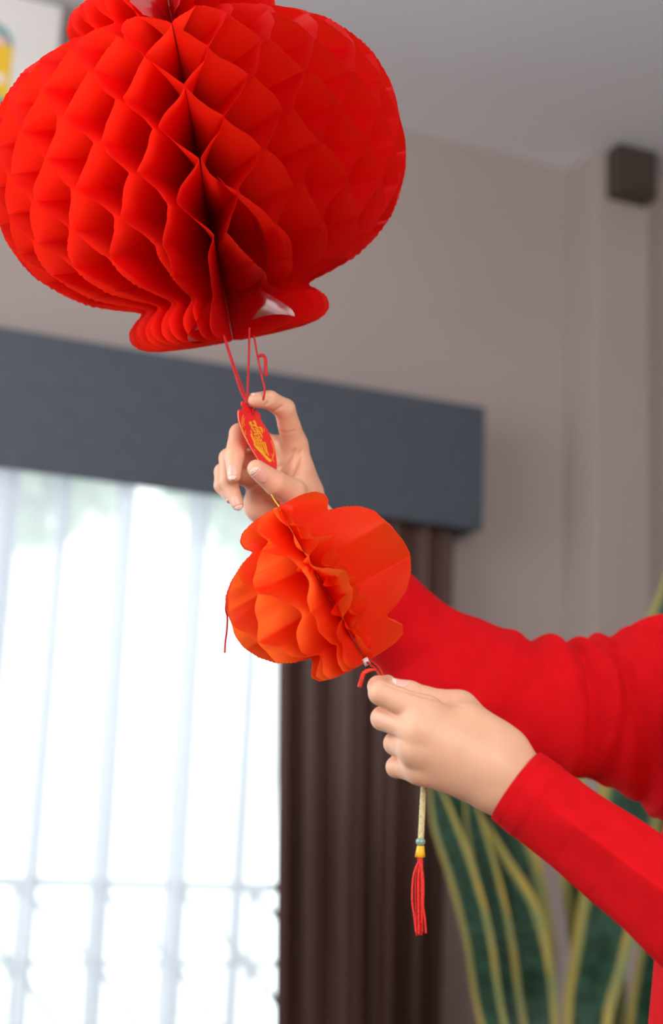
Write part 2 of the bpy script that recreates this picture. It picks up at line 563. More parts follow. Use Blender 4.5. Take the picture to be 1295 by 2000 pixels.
def garden_tree(u, n, zc, rx, rz, count, label, seed):
    rg = np.random.default_rng(seed)
    root = empty('garden_tree', W(u, n, -3.0))
    tag(root, label, 'tree', 'garden trees outside the window')
    MB().tube([W(u, n, -3.0), W(u + 0.1, n, 0.5), W(u - 0.05, n, zc - rz * 0.2)], [0.16, 0.12, 0.06], 10).build('trunk', M['bark'], root, True)
    vv, ff = [], []
    for i in range(count):
        d = rg.normal(size=3); d /= np.linalg.norm(d)
        d *= rg.uniform(0.45, 1.0)
        c = W(u + d[0] * rx, n + d[1] * rx * 0.7, zc + d[2] * rz)
        a_ = Vector(rg.normal(size=3)).normalized(); b_ = a_.cross(Vector(rg.normal(size=3))).normalized()
        s = rg.uniform(0.09, 0.16)
        k0 = len(vv)
        vv += [c - a_ * s, c + b_ * s * 0.45, c + a_ * s, c - b_ * s * 0.45]
        ff.append((k0, k0 + 1, k0 + 2, k0 + 3))
    fo = mesh_obj('foliage', vv, ff, M['leaf_out'], root, False)
    fo['kind'] = 'stuff'


garden_tree(-0.1, -6.0, 4.15, 1.15, 1.25, 7000, 'leafy green tree crown outside, behind the left half of the sheer curtain', 3)
garden_tree(2.45, -6.4, 4.25, 1.3, 1.30, 7000, 'leafy green tree crown outside, behind the right end of the sheer curtain', 5)


# ------------------------------------------------------------------ snake plant
def snake_leaf_mat():
    m, nt, out = new_mat('variegated_snake_plant_leaf')
    b = nt.nodes.new('ShaderNodeBsdfPrincipled')
    b.inputs['Roughness'].default_value = 0.35
    uvn = nt.nodes.new('ShaderNodeUVMap'); uvn.uv_map = 'UVMap'
    sp = nt.nodes.new('ShaderNodeSeparateXYZ')
    nt.links.new(uvn.outputs[0], sp.inputs[0])
    mp = nt.nodes.new('ShaderNodeMapping'); mp.inputs['Scale'].default_value = (3, 26, 1)
    nt.links.new(uvn.outputs[0], mp.inputs['Vector'])
    nz = nt.nodes.new('ShaderNodeTexNoise'); nz.inputs['Scale'].default_value = 1.0; nz.inputs['Detail'].default_value = 3
    nt.links.new(mp.outputs[0], nz.inputs['Vector'])
    band = nt.nodes.new('ShaderNodeValToRGB')
    band.color_ramp.elements[0].position = 0.38; band.color_ramp.elements[0].color = (0.008, 0.036, 0.020, 1)
    band.color_ramp.elements[1].position = 0.66; band.color_ramp.elements[1].color = (0.030, 0.095, 0.055, 1)
    nt.links.new(nz.outputs['Fac'], band.inputs['Fac'])
    edge = nt.nodes.new('ShaderNodeValToRGB')                 # 0 at the margins, 1 in the green middle
    e = edge.color_ramp.elements
    e[0].position = 0.0; e[0].color = (1, 1, 1, 1)
    e[1].position = 1.0; e[1].color = (1, 1, 1, 1)
    for p_, c_ in ((0.15, 1), (0.22, 0), (0.78, 0), (0.85, 1)):
        x = edge.color_ramp.elements.new(p_); x.color = (c_, c_, c_, 1)
    nt.links.new(sp.outputs['X'], edge.inputs['Fac'])
    n3 = nt.nodes.new('ShaderNodeTexNoise'); n3.inputs['Scale'].default_value = 5
    nt.links.new(uvn.outputs[0], n3.inputs['Vector'])
    yel = nt.nodes.new('ShaderNodeValToRGB')
    yel.color_ramp.elements[0].position = 0.35; yel.color_ramp.elements[0].color = (0.24, 0.29, 0.12, 1)
    yel.color_ramp.elements[1].position = 0.65; yel.color_ramp.elements[1].color = (0.55, 0.38, 0.07, 1)
    nt.links.new(n3.outputs['Fac'], yel.inputs['Fac'])
    mx = nt.nodes.new('ShaderNodeMix'); mx.data_type = 'RGBA'
    nt.links.new(edge.outputs['Color'], mx.inputs['Factor'])
    nt.links.new(band.outputs['Color'], mx.inputs[6]); nt.links.new(yel.outputs['Color'], mx.inputs[7])
    nt.links.new(mx.outputs[2], b.inputs['Base Color'])
    nt.links.new(b.outputs[0], out.inputs['Surface'])
    return m


M['snake'] = snake_leaf_mat()
PD = 3.0
pot_c = P(1160, 2000, PD); pot_c = Vector((pot_c.x, pot_c.y, 0))
plant = empty('snake_plant', pot_c)
tag(plant, 'potted snake plant with tall yellow-edged green leaves behind the arms', 'potted plant')
pv, pf = [], []
prof = [(0.0, 0.0), (0.15, 0.0), (0.165, 0.02), (0.20, 0.50), (0.205, 0.52), (0.19, 0.52), (0.18, 0.47), (0.0, 0.47)]
for r_, z_ in prof:
    for k in range(40):
        a_ = 2 * math.pi * k / 40
        pv.append(pot_c + Vector((r_ * math.cos(a_), r_ * math.sin(a_), z_)))
for j in range(len(prof) - 1):
    for k in range(40):
        k2 = (k + 1) % 40
        pf.append((j * 40 + k, j * 40 + k2, (j + 1) * 40 + k2, (j + 1) * 40 + k))
mesh_obj('planter', pv, pf, M['pot'], plant, True)
sv = [pot_c + Vector((0, 0, 0.475))] + [pot_c + Vector((0.18 * math.cos(2 * math.pi * k / 40), 0.18 * math.sin(2 * math.pi * k / 40), 0.472)) for k in range(40)]
mesh_obj('soil', sv, [(0, 1 + k, 1 + (k + 1) % 40) for k in range(40)], M['soil'], plant)


def snake_leaf(ctrl, twist=0.0, curl=0.25, twist2=None):
    """ctrl: rows (px, py, depth, half width px) from base to tip."""
    rows = [(*P(a, b, c), PX(w, c)) for a, b, c, w in ctrl]
    base = rows[0]
    x0 = Vector(base[:3])
    root = Vector((pot_c.x + (x0.x - pot_c.x) * 0.45, pot_c.y + (x0.y - pot_c.y) * 0.45, 0.47))
    root.x = min(max(root.x, pot_c.x - 0.13), pot_c.x + 0.13)
    root.y = min(max(root.y, pot_c.y - 0.13), pot_c.y + 0.13)
    rows = [(*root, base[3] * 0.55)] + rows
    c = catmull(rows, 60)
    cen, wid = c[:, :3], np.maximum(c[:, 3], 0.0006)
    t, a, s = frames(cen, np.array(CR))
    v, f, uv = [], [], []
    nx = 13
    for side in (0, 1):
        for i in range(60):
            tt = i / 59
            tw = twist + ((twist2 if twist2 is not None else twist) - twist) * tt
            ax = a[i] * math.cos(tw) + s[i] * math.sin(tw)
            nrm = np.cross(ax, t[i])
            for j in range(nx):
                x = -1 + 2 * j / (nx - 1)
                off = curl * (x * x) * wid[i] + (0.0035 * (1 - x * x) if side else 0)
                v.append(Vector(cen[i] + ax * x * wid[i] - nrm * off * -1))
                uv.append(((x + 1) / 2, tt))
    for side in (0, 1):
        b0 = side * 60 * nx
        for i in range(59):
            for j in range(nx - 1):
                q = (b0 + i * nx + j, b0 + i * nx + j + 1, b0 + (i + 1) * nx + j + 1, b0 + (i + 1) * nx + j)
                f.append(q if side else q[::-1])
    mesh_obj('leaf', v, f, M['snake'], plant, True, uv)


snake_leaf([(965, 2010, PD, 27), (935, 1840, PD, 29), (905, 1720, PD, 29), (865, 1600, PD, 25), (836, 1490, PD, 3)], 0.0, 0.25)
snake_leaf([(998, 2010, PD + .03, 32), (976, 1850, PD + .03, 30), (952, 1720, PD + .03, 27), (925, 1600, PD + .03, 18), (912, 1520, PD + .03, 3)], 0.15, 0.2, -0.25)
snake_leaf([(1052, 2010, PD + .05, 42), (1035, 1880, PD + .05, 45), (1003, 1775, PD + .05, 48), (955, 1690, PD + .05, 46), (905, 1600, PD + .05, 38), (860, 1510, PD + .05, 3)], 0.1, 0.2, -0.3)
snake_leaf([(1040, 2010, PD + .12, 50), (1032, 1850, PD + .12, 52), (1000, 1700, PD + .12, 58), (965, 1590, PD + .12, 54), (935, 1500, PD + .12, 34), (915, 1430, PD + .12, 3)], 0.2, 0.25)
snake_leaf([(1146, 2010, PD + .02, 46), (1172, 1860, PD + .02, 56), (1205, 1700, PD + .02, 64), (1240, 1520, PD + .02, 66), (1272, 1330, PD + .02, 52), (1310, 1180, PD + .02, 34), (1330, 1060, PD + .02, 3)], -0.1, 0.25)
snake_leaf([(1262, 2010, PD - .05, 50), (1288, 1860, PD - .05, 54), (1310, 1700, PD - .05, 56), (1330, 1500, PD - .05, 48), (1345, 1340, PD - .05, 3)], 0.25, 0.3)
snake_leaf([(1180, 2010, PD + .12, 44), (1160, 1800, PD + .12, 52), (1132, 1640, PD + .12, 46), (1112, 1540, PD + .12, 34), (1098, 1440, PD + .12, 3)], -0.2, 0.25)
snake_leaf([(1290, 2010, PD + .10, 50), (1300, 1700, PD + .10, 60), (1302, 1450, PD + .10, 54), (1305, 1250, PD + .10, 44), (1312, 1080, PD + .10, 3)], 0.1, 0.25)

# ------------------------------------------------------------------ honeycomb paper lanterns
def interp_profile(prof):
    z = np.array([p[0] for p in prof][::-1], dtype=float)
    r = np.array([p[1] for p in prof][::-1], dtype=float)
    return z, r


def honeycomb(root, center, axis, e1, e2, scale, prof, glue, nsheet, phi_l, phi_r, mat, end_mat, seed,
              amp=0.96, rows=96, cols=7, ruffle=0.0, lean=None, widen=0.0, first=1):
    """Sheets of paper standing radially round the axis, glued to their neighbours at alternating heights.
    phi_l(t), phi_r(t): angles of the first and last sheet (degrees) at axial height t."""
    rg = np.random.default_rng(seed)
    pz, pr = interp_profile(prof)
    # denser rows near the rounded ends
    zz = np.interp(np.linspace(0, 1, rows), np.linspace(0, 1, len(pz)), pz)
    zz = np.unique(np.concatenate([np.linspace(pz[0], pz[-1], rows), zz]))
    rr = np.interp(zz, pz, pr)
    for _ in range(3):
        rr[1:-1] = 0.25 * rr[:-2] + 0.5 * rr[1:-1] + 0.25 * rr[2:]
    gl = np.array(sorted(glue))
    sgn = first * np.array([(-1) ** k for k in range(len(gl))], dtype=float)
    kz = np.concatenate([[pz[0]], gl, [pz[-1]]])
    kv = np.concatenate([[0.0], sgn, [0.0]])
    tri = np.interp(zz, kz, kv)
    tri = np.sign(tri) * np.abs(tri) ** 0.88
    pl = np.array([phi_l(t) for t in zz]); prt = np.array([phi_r(t) for t in zz])
    for i in range(nsheet):
        w = i / (nsheet - 1)
        dl = (prt - pl) / (nsheet - 1)
        base = pl + (prt - pl) * w
        a_i = amp
        off = 0.5 * dl * a_i * tri * (1 if i % 2 == 0 else -1)
        jit = rg.normal(0, 0.35)
        ph_noise = rg.uniform(0, 6.28, 3)
        wob = ruffle * (np.sin(zz * 0.045 + ph_noise[0]) + 0.6 * np.sin(zz * 0.11 + ph_noise[1]))
        ang = np.radians(base + off + jit * 0.4)
        v, f, uv = [], [], []
        n = len(zz)
        for a in range(n):
            for b in range(cols):
                s = b / (cols - 1)
                r = 3.0 + (rr[a] * (1 + 0.004 * math.sin(i * 2.1) + widen * max(0.0, -math.cos(ang[a]))) - 3.0) * s
                th = ang[a] + math.radians(wob[a]) * s * s
                th += 0.012 * math.sin(zz[a] * 0.05 + ph_noise[2]) * s
                p = center + (e1 * math.cos(th) + e2 * math.sin(th)) * (r * scale) + axis * (zz[a] * scale)
                if lean:
                    p = p + lean(i / (nsheet - 1), zz[a], r, th) * scale
                v.append(p)
                uv.append((s, a / (n - 1)))
        for a in range(n - 1):
            for b in range(cols - 1):
                f.append((a * cols + b, a * cols + b + 1, (a + 1) * cols + b + 1, (a + 1) * cols + b))
        last = i in (0, nsheet - 1)
        o = mesh_obj('paper_sheet', v, f, end_mat if last else mat, root, True, uv)
        if last and end_mat is not mat:
            o['label'] = 'glossy red end sheet'


def img_axis(x, y):
    """Unit vector lying in the picture plane's directions."""
    v = CR * x - CU * y
    return v.normalized()


# --- large lantern
DB = 1.27
big_c = P(392, 333, DB)
ax_b = (img_axis(-118, -630) * 1.0 - CF * 0.09).normalized()
e2_b = (-(big_c - CAM).normalized())
e2_b = (e2_b - ax_b * e2_b.dot(ax_b)).normalized()
e1_b = ax_b.cross(e2_b)
if e1_b.dot(CR) < 0: e1_b = -e1_b
SB = DB / FPX
big = empty('honeycomb_lantern', big_c - ax_b * 330 * SB)
tag(big, 'large round red honeycomb paper lantern at the top, above both hands', 'paper lantern')
prof_b = [(336, 120), (332, 165), (322, 192), (305, 203), (285, 203), (272, 190), (264, 182), (254, 215), (240, 262),
          (215, 312), (180, 350), (140, 376), (90, 394), (30, 402), (-20, 402), (-70, 394), (-115, 376), (-155, 350),
          (-190, 312), (-218, 268), (-236, 215), (-248, 172), (-256, 166), (-268, 182), (-285, 198), (-305, 200),
          (-320, 186), (-330, 160), (-334, 110)]


def lerp_tab(tab):
    xs = [a for a, _ in tab]; ys = [b for _, b in tab]
    return lambda t: float(np.interp(t, xs, ys))


bl = lerp_tab([(-334, 101), (-270, 101), (-230, 97), (-165, 94.1), (200, 94.1), (262, 104), (336, 112)])
br = lerp_tab([(-334, 407), (-270, 410), (-220, 432), (-165, 443), (-90, 445.9), (200, 445.9), (262, 440), (336, 436)])
honeycomb(big, big_c, ax_b, e1_b, e2_b, SB, prof_b, [264, 205, 143, 81, 19, -43, -105, -165], 44, bl, br,
          M['tissue_big'], M['tissue_big'], 11, ruffle=0.5, first=-1)


def cover_sheet(tab, t0, t1, s0=0.0, bulge=0.0):
    """Glossy stiff cover paper glued along the open seam; tab gives its angle by axial height."""
    pz, pr = interp_profile(prof_b)
    fn = lerp_tab(tab)
    zz = np.linspace(t0, t1, 50)
    rr = np.interp(zz, pz, pr)
    for _ in range(3):
        rr[1:-1] = 0.25 * rr[:-2] + 0.5 * rr[1:-1] + 0.25 * rr[2:]
    v, f, uv = [], [], []
    for a, z in enumerate(zz):
        q = a / 49
        for b in range(10):
            s_ = s0 + (1 - s0) * b / 9
            th = math.radians(fn(z) + bulge * math.sin(math.pi * b / 9))
            r = 4 + (rr[a] * 1.006 - 4) * s_
            v.append(big_c + (e1_b * math.cos(th) + e2_b * math.sin(th)) * (r * SB) + ax_b * (z * SB)); uv.append((s_, q))
    for a in range(49):
        for b in range(9):
            f.append((a * 10 + b, a * 10 + b + 1, (a + 1) * 10 + b + 1, (a + 1) * 10 + b))
    mesh_obj('cover_sheet', v, f, M['film'], big, True, uv)['label'] = 'glossy red cover sheet'


cover_sheet([(-334, 42), (-315, 50), (-290, 59), (-262, 66), (-200, 72), (-150, 77), (-100, 84), (-60, 88)], -333, -75, 0.0, -5)
cover_sheet([(-334, 122), (-310, 112), (-285, 104), (-255, 99)], -333, -262, 0.2, 4)
cover_sheet([(255, 104), (300, 112), (336, 116)], 262, 335, 0.1, -4)
cover_sheet([(255, 86), (300, 80), (336, 76)], 268, 335, 0.1, 3)
# axis wire and hanging cord up to the ceiling
string_obj('hanging_cord', [big_c - ax_b * 300 * SB, big_c + ax_b * 300 * SB, big_c + ax_b * 420 * SB, Vector((big_c.x - 0.05, big_c.y + 0.02, CEIL))], 0.0009, M['string_red'], big, 60)
botc = big_c - ax_b * 322 * SB
# strings below the lantern
knot = P(484, 789, 1.243)
string_obj('string', [P(437, 655, 1.235), P(455, 715, 1.237), P(471, 765, 1.240), knot], 0.0011, M['string_red'], big)
string_obj('string', [P(439, 657, 1.237), P(459, 718, 1.239), P(477, 766, 1.241), P(481, 788, 1.242)], 0.0007, M['string_red'], big)
string_obj('string', [P(487, 640, 1.24), P(486, 700, 1.241), P(484, 750, 1.242), P(483, 786, 1.243)], 0.0010, M['string_red'], big)
string_obj('string', [P(496, 655, 1.25), P(503, 695, 1.245), P(512, 738, 1.238), P(517, 758, 1.2365), P(516.5, 770, 1.2375), P(514, 781, 1.239)], 0.0009, M['string_red'], big)
string_obj('loose_string_end', [P(503, 703, 1.244), P(507, 695, 1.243), P(513, 694.5, 1.242), P(518, 700, 1.242), P(519, 716, 1.242), P(519.5, 735, 1.242)], [0.0008 + 0.0008 * min(1, k / 14) for k in range(40)], M['string_red'], big)

# --- small lantern
DS = 1.15
sm_c = P(630, 1143, DS)
ax_s = (img_axis(-170, -297) + CF * 0.05).normalized()
e2_s = -(sm_c - CAM).normalized()
e2_s = (e2_s - ax_s * e2_s.dot(ax_s)).normalized()
e1_s = ax_s.cross(e2_s)
if e1_s.dot(CR) < 0: e1_s = -e1_s
SS = 1.0 * DS / FPX
small = empty('honeycomb_lantern', sm_c - ax_s * 170 * SS)
tag(small, 'small orange-red honeycomb paper lantern tilted between the two hands', 'paper lantern')
prof_s = [(176, 20), (174, 55), (166, 80), (152, 93), (138, 93), (128, 84), (122, 82), (113, 112), (98, 140), (72, 164),
          (40, 178), (5, 183), (-30, 179), (-62, 164), (-88, 141), (-104, 112), (-112, 84), (-118, 82), (-128, 90),
          (-145, 100), (-160, 90), (-168, 66), (-171, 25)]
sl = lerp_tab([(-171, 112), (-110, 100), (-60, 84), (0, 78), (60, 84), (120, 98), (176, 104)])
sr = lerp_tab([(-171, 372), (0, 374), (120, 372), (176, 378)])
honeycomb(small, sm_c, ax_s, e1_s, e2_s, SS, prof_s, [122, 44, -34, -112], 17, sl, sr,
          M['tissue_small'], M['tissue_small'], 21, ruffle=2.5, widen=0.085)
# a few loose ruffled leaves of the opened seam, short sheets standing toward the viewer


def ruffle_sheet(phi, tops, seed, reach):
    rg = np.random.default_rng(seed)
    pz, pr = interp_profile(prof_s)
    zz = np.linspace(tops[0], tops[1], 60)
    rr = np.interp(zz, pz, pr)
    a0, a1 = rg.uniform(0, 6.28, 2)
    v, f, uv = [], [], []
    for a, z in enumerate(zz):
        q = a / 59
        env = math.sin(math.pi * min(1, max(0, q))) ** 0.5
        for b in range(8):
            s = b / 7
            r = 2 + (rr[a] * reach * (0.55 + 0.45 * env) - 2) * s
            th = math.radians(phi + 16 * math.sin(z * 0.055 + a0) * s + 8 * math.sin(z * 0.13 + a1) * s * s)
            v.append(sm_c + (e1_s * math.cos(th) + e2_s * math.sin(th)) * (r * SS) + ax_s * (z * SS)); uv.append((s, q))
    for a in range(59):
        for b in range(7):
            f.append((a * 8 + b, a * 8 + b + 1, (a + 1) * 8 + b + 1, (a + 1) * 8 + b))
    mesh_obj('paper_sheet', v, f, M['tissue_small'], small, True, uv)


ruffle_sheet(66, (-168, 172), 2, 0.62)
ruffle_sheet(52, (-165, 120), 4, 0.45)
ruffle_sheet(80, (-120, 172), 9, 0.70)
MB().tube([sm_c - ax_s * 164 * SS + e2_s * 0.004, sm_c - ax_s * 178 * SS + e2_s * 0.005], 0.0028, 10).build('clear_clip', M['trim'], small, True)
sb = sm_c - ax_s * 170 * SS + e2_s * 0.004
st = sm_c + ax_s * 168 * SS
string_obj('string', [sb, P(733, 1306, 1.12), P(744, 1322, 1.098), P(753, 1336, 1.082)], 0.0009, M['string_orange'], small)
string_obj('string', [sb + e1_s * 0.003, P(738, 1301, 1.12), P(748, 1318, 1.100), P(755, 1338, 1.083)], 0.0007, M['string_orange'], small)
string_obj('loose_string_end', [P(735, 1308, 1.115), P(722, 1309, 1.113), P(711, 1314, 1.112), P(707, 1324, 1.112), P(702, 1342, 1.112)], [0.0008 + 0.0010 * min(1, k / 12) for k in range(40)], M['string_orange'], small)
string_obj('string', [st, P(547, 992, 1.17), P(537, 978, 1.19), P(530, 966, 1.225)], 0.0006, M['gold'], small)
string_obj('string', [st + e1_s * 0.003, P(552, 990, 1.17), P(545, 978, 1.19), P(536, 985, 1.18)], 0.0006, M['string_red'], small)
string_obj('loose_thread', [P(452, 1140, DS), P(445, 1160, DS), P(441, 1188, DS - .002), P(444, 1205, DS - .002), P(443, 1232, DS - .002), P(440, 1255, DS - .002), P(439, 1275, DS - .002)], 0.0008, M['string_red'], small)

# ------------------------------------------------------------------ printed tag
T0, T1, T2 = P(503, 850, 1.250), P(478, 790, 1.2415), P(530, 850, 1.268)
TN = (T1 - T0).cross(T2 - T0).normalized()
if TN.dot(CF) > 0: TN = -TN


def on_tag(zx, zy, lift=0.0):
    """Point of the tag card for a position measured on the enlarged tag (11.77 units per pixel)."""
    px, py = 450 + zx / 11.77, 770 + zy / 11.77
    d = CF + CR * ((px - 647.5) / FPX) - CU * ((py - 1000) / FPX)
    t = (T0 - CAM).dot(TN) / d.dot(TN)
    return CAM + d * t + TN * lift


outl = [(265, 165), (325, 182), (352, 230), (410, 268), (470, 292), (530, 348), (600, 380), (660, 420), (692, 475), (694, 560),
        (740, 650), (800, 740), (870, 850), (940, 1000), (1000, 1150), (1040, 1350), (1068, 1550), (1070, 1690), (1030, 1800),
        (900, 1770), (760, 1650), (630, 1500), (555, 1370), (450, 1200), (340, 1000), (260, 820), (205, 650), (182, 500),
        (186, 385), (215, 350), (302, 345), (262, 240)]
tagroot = empty('paper_tag', on_tag(600, 1000))
tag(tagroot, 'red oval card tag with gold lucky characters held in the upper hand', 'tag')


def slab(name, poly, lift0, lift1, mat, parent):
    n = len(poly)
    v = [on_tag(x, y, lift0) for x, y in poly] + [on_tag(x, y, lift1) for x, y in poly]
    f = [tuple(range(n))[::-1], tuple(range(n, 2 * n))] + [(i, (i + 1) % n, n + (i + 1) % n, n + i) for i in range(n)]
    return mesh_obj(name, v, f, mat, parent, False)


def smooth_poly(poly, n):
    return [tuple(p) for p in catmull(poly + [poly[0]], n)[:-1]]


card = slab('card', smooth_poly(outl, 120), -0.0010, 0.0, M['tag_red'], tagroot)


def stroke(pts, w, w1=None, mat=None, parent=None, name='gold_stroke', lift=0.0003):
    c = catmull(pts, max(8, 6 * len(pts)))
    t = np.gradient(c, axis=0); t /= np.linalg.norm(t, axis=1)[:, None] + 1e-9
    nn = np.stack([-t[:, 1], t[:, 0]], 1)
    ws = np.linspace(w, w1 if w1 is not None else w, len(c))[:, None] / 2
    L_, R_ = c + nn * ws, c - nn * ws
    e0 = c[0] - t[0] * ws[0] * 0.7; e1 = c[-1] + t[-1] * ws[-1] * 0.7
    poly = [tuple(e0)] + [tuple(x) for x in L_] + [tuple(e1)] + [tuple(x) for x in R_[::-1]]
    n = len(poly)
    v = [on_tag(x, y, 0.00002) for x, y in poly] + [on_tag(x, y, lift) for x, y in poly]
    m = len(c)
    top = n
    f = [(top + 0, top + 1, top + n - 1)]
    for i in range(m - 1):
        f.append((top + 1 + i, top + 2 + i, top + n - 2 - i, top + n - 1 - i))
    f.append((top + m, top + m + 1, top + m + 2))
    f += [(i, (i + 1) % n, n + (i + 1) % n, n + i) for i in range(n)]
    return mesh_obj(name, v, f, mat or M['gold'], parent or tagroot, False)


# the interlaced lucky characters: roof, dots, the frame, the row of bars and the long sweep underneath
for pts, w, w1 in [
    ([(455, 640), (470, 700), (500, 745)], 52, 30), ([(535, 618), (560, 660), (590, 720)], 48, 26),
    ([(470, 720), (540, 715), (620, 760), (690, 770)], 34, 22), ([(690, 760), (720, 830), (735, 890)], 40, 18),
    ([(480, 770), (520, 800), (545, 860)], 34, 22), ([(560, 790), (600, 800), (660, 820)], 26, 18),
    ([(545, 860), (600, 850), (680, 850)], 30, 22), ([(560, 900), (620, 905), (690, 890)], 26, 18),
    ([(610, 800), (615, 860), (625, 920)], 24, 18), ([(660, 850), (700, 930), (735, 1005)], 34, 16),
    ([(540, 915), (575, 935), (600, 930)], 26, 18), ([(640, 940), (660, 975), (680, 1000)], 28, 14),
    ([(465, 835), (480, 870), (495, 900)], 20, 12),
    ([(475, 915), (510, 1010), (545, 1090), (570, 1160)], 36, 24),
    ([(550, 970), (570, 1050), (610, 1150), (640, 1190)], 20, 14), ([(600, 980), (620, 1050), (655, 1150), (680, 1210)], 20, 14),
    ([(650, 1000), (670, 1060), (700, 1150), (720, 1210)], 20, 14), ([(700, 1030), (715, 1090), (740, 1150)], 24, 14),
    ([(545, 980), (600, 985), (660, 1000)], 18, 14), ([(570, 1050), (620, 1055), (690, 1070)], 16, 12),
    ([(600, 1120), (650, 1125), (710, 1140)], 16, 12),
    ([(745, 1120), (790, 1118), (805, 1180), (830, 1290), (875, 1410)], 30, 18),
    ([(745, 1125), (765, 1210), (800, 1300), (830, 1370)], 22, 12), ([(705, 1170), (730, 1250), (770, 1330), (800, 1380)], 20, 12),
    ([(750, 1180), (800, 1185)], 16, 12), ([(765, 1240), (815, 1245)], 16, 12), ([(790, 1305), (835, 1310)], 16, 12),
    ([(600, 1195), (660, 1225), (720, 1260)], 26, 18), ([(690, 1265), (730, 1310), (760, 1335)], 20, 12),
    ([(545, 1140), (590, 1210), (690, 1310), (790, 1420), (860, 1490), (920, 1535)], 38, 66)]:
    stroke(pts, w, w1)
# fine gilt pattern along both rims and the pale cut edge
for pts in [[(215, 660), (270, 800), (330, 950), (400, 1090)], [(300, 480), (270, 560), (265, 660), (290, 760)], [(320, 540), (300, 640), (330, 720)],
            [(930, 1060), (975, 1180), (1000, 1300), (990, 1400)], [(1000, 1390), (965, 1470), (1000, 1560)], [(940, 1380), (975, 1440), (960, 1500)],
            [(350, 830), (330, 880), (360, 930)], [(760, 800), (775, 830), (770, 850)], [(540, 1260), (555, 1290), (560, 1310)]]:
    stroke(pts, 9, 9, M['gold'], tagroot, 'gilt_line', 0.0002)
stroke([(186, 385), (182, 500), (205, 650), (260, 820), (340, 1000), (450, 1200), (555, 1370), (630, 1500)], 10, 10, M['tag_edge'], tagroot, 'cut_edge', 0.0002)
string_obj('tie_string', [knot, on_tag(455, 240, 0.002), on_tag(470, 330, 0.0015), on_tag(497, 460, 0.001), on_tag(500, 470, -0.002)], 0.0009, M['string_red'], tagroot)
string_obj('tie_string', [knot, on_tag(500, 240, 0.003), on_tag(525, 340, 0.0025), on_tag(510, 465, 0.0015)], 0.0007, M['string_red'], tagroot)

# ------------------------------------------------------------------ tassel below the lower hand
DT = 1.075
tas = empty('tassel', P(820, 1830, DT))
tag(tas, 'red thread tassel with a green bead hanging on a cream cord below the lower hand', 'tassel')
cc = catmull([P(829, 1515, DT), P(826, 1560, DT), P(824, 1600, DT), P(822, 1640, DT)], 60)
for off in range(3):                                           # three plies braided together
    pts = []
    for i, q in enumerate(cc):
        a_ = i * 0.85 + off * 2.094
        pts.append(Vector(q) + CR * (0.0011 * math.cos(a_)) + CF * (0.0011 * math.sin(a_)))
    v, f = tube_geo(pts, 0.00135, 8)
    mesh_obj('cord', v, f, M['cord'], tas)
bm = bmesh.new()
bmesh.ops.create_uvsphere(bm, u_segments=32, v_segments=20, radius=PX(9.3, DT))
for vtx in bm.verts:
    vtx.co.z *= 0.93
me = bpy.data.meshes.new('bead'); bm.to_mesh(me); bm.free()
me.polygons.foreach_set('use_smooth', [True] * len(me.polygons)); me.materials.append(M['jade'])
bead = bpy.data.objects.new('bead', me); COL.objects.link(bead)
bead.location = P(821.7, 1643.5, DT); bead.parent = tas; bead.matrix_parent_inverse = parent_inv(tas)
bead['label'] = 'grey-green jade bead'
capv, capf = [], []
tp, bt = P(821.5, 1652, DT), P(820.5, 1673, DT)
for j, (q, r_) in enumerate([(tp, 0.0), (tp, 6.6), (tp.lerp(bt, .1), 7.4), (tp.lerp(bt, .55), 8.4), (bt, 10.0), (bt, 8.6), (tp.lerp(bt, .6), 6.5)]):
    for k in range(36):
        a_ = 2 * math.pi * k / 36
        rr_ = PX(r_ * (1 + (0.03 * math.cos(a_ * 12) if 0 < j < 5 else 0)), DT)
        capv.append(q + CR * (rr_ * math.cos(a_)) + CF * (rr_ * math.sin(a_)))
for j in range(6):
    for k in range(36):
        k2 = (k + 1) % 36
        capf.append((j * 36 + k, j * 36 + k2, (j + 1) * 36 + k2, (j + 1) * 36 + k))
mesh_obj('thread_cap', capv, capf, M['cap'], tas)['label'] = 'yellow thread cap'
ends = [(813, 1822, 805, 1755), (814, 1827, 812, 1750), (816, 1812, 814, 1745), (818, 1800, 816, 1742), (821, 1815, 818, 1748),
        (823, 1826, 820, 1750), (825, 1822, 822, 1745), (826, 1795, 824, 1738), (827, 1790, 827, 1735), (832, 1823, 825, 1760),
        (824, 1805, 826, 1740), (818, 1826, 817, 1752)]
for k, (ex, ey, mx_, my_) in enumerate(ends):
    a_ = 2 * math.pi * k / len(ends)
    dz = 0.0022 * math.sin(a_)
    q0 = P(820.5 + 6.0 * math.cos(a_), 1666, DT + dz * 0.8)
    string_obj('strand', [q0, P(820.5 + (mx_ - 820.5) * 0.75, 1705, DT + dz * 1.2), P(mx_, my_, DT + dz * 1.6), P((mx_ + ex) / 2 + 1.2 * math.sin(k * 2.3), (my_ + ey) / 2, DT + dz * 1.4), P(ex, ey, DT + dz)],
               0.00085, M['strand'], tas, 36, 6)

# ------------------------------------------------------------------ implicit-surface modelling for the body
BIG = 0.06


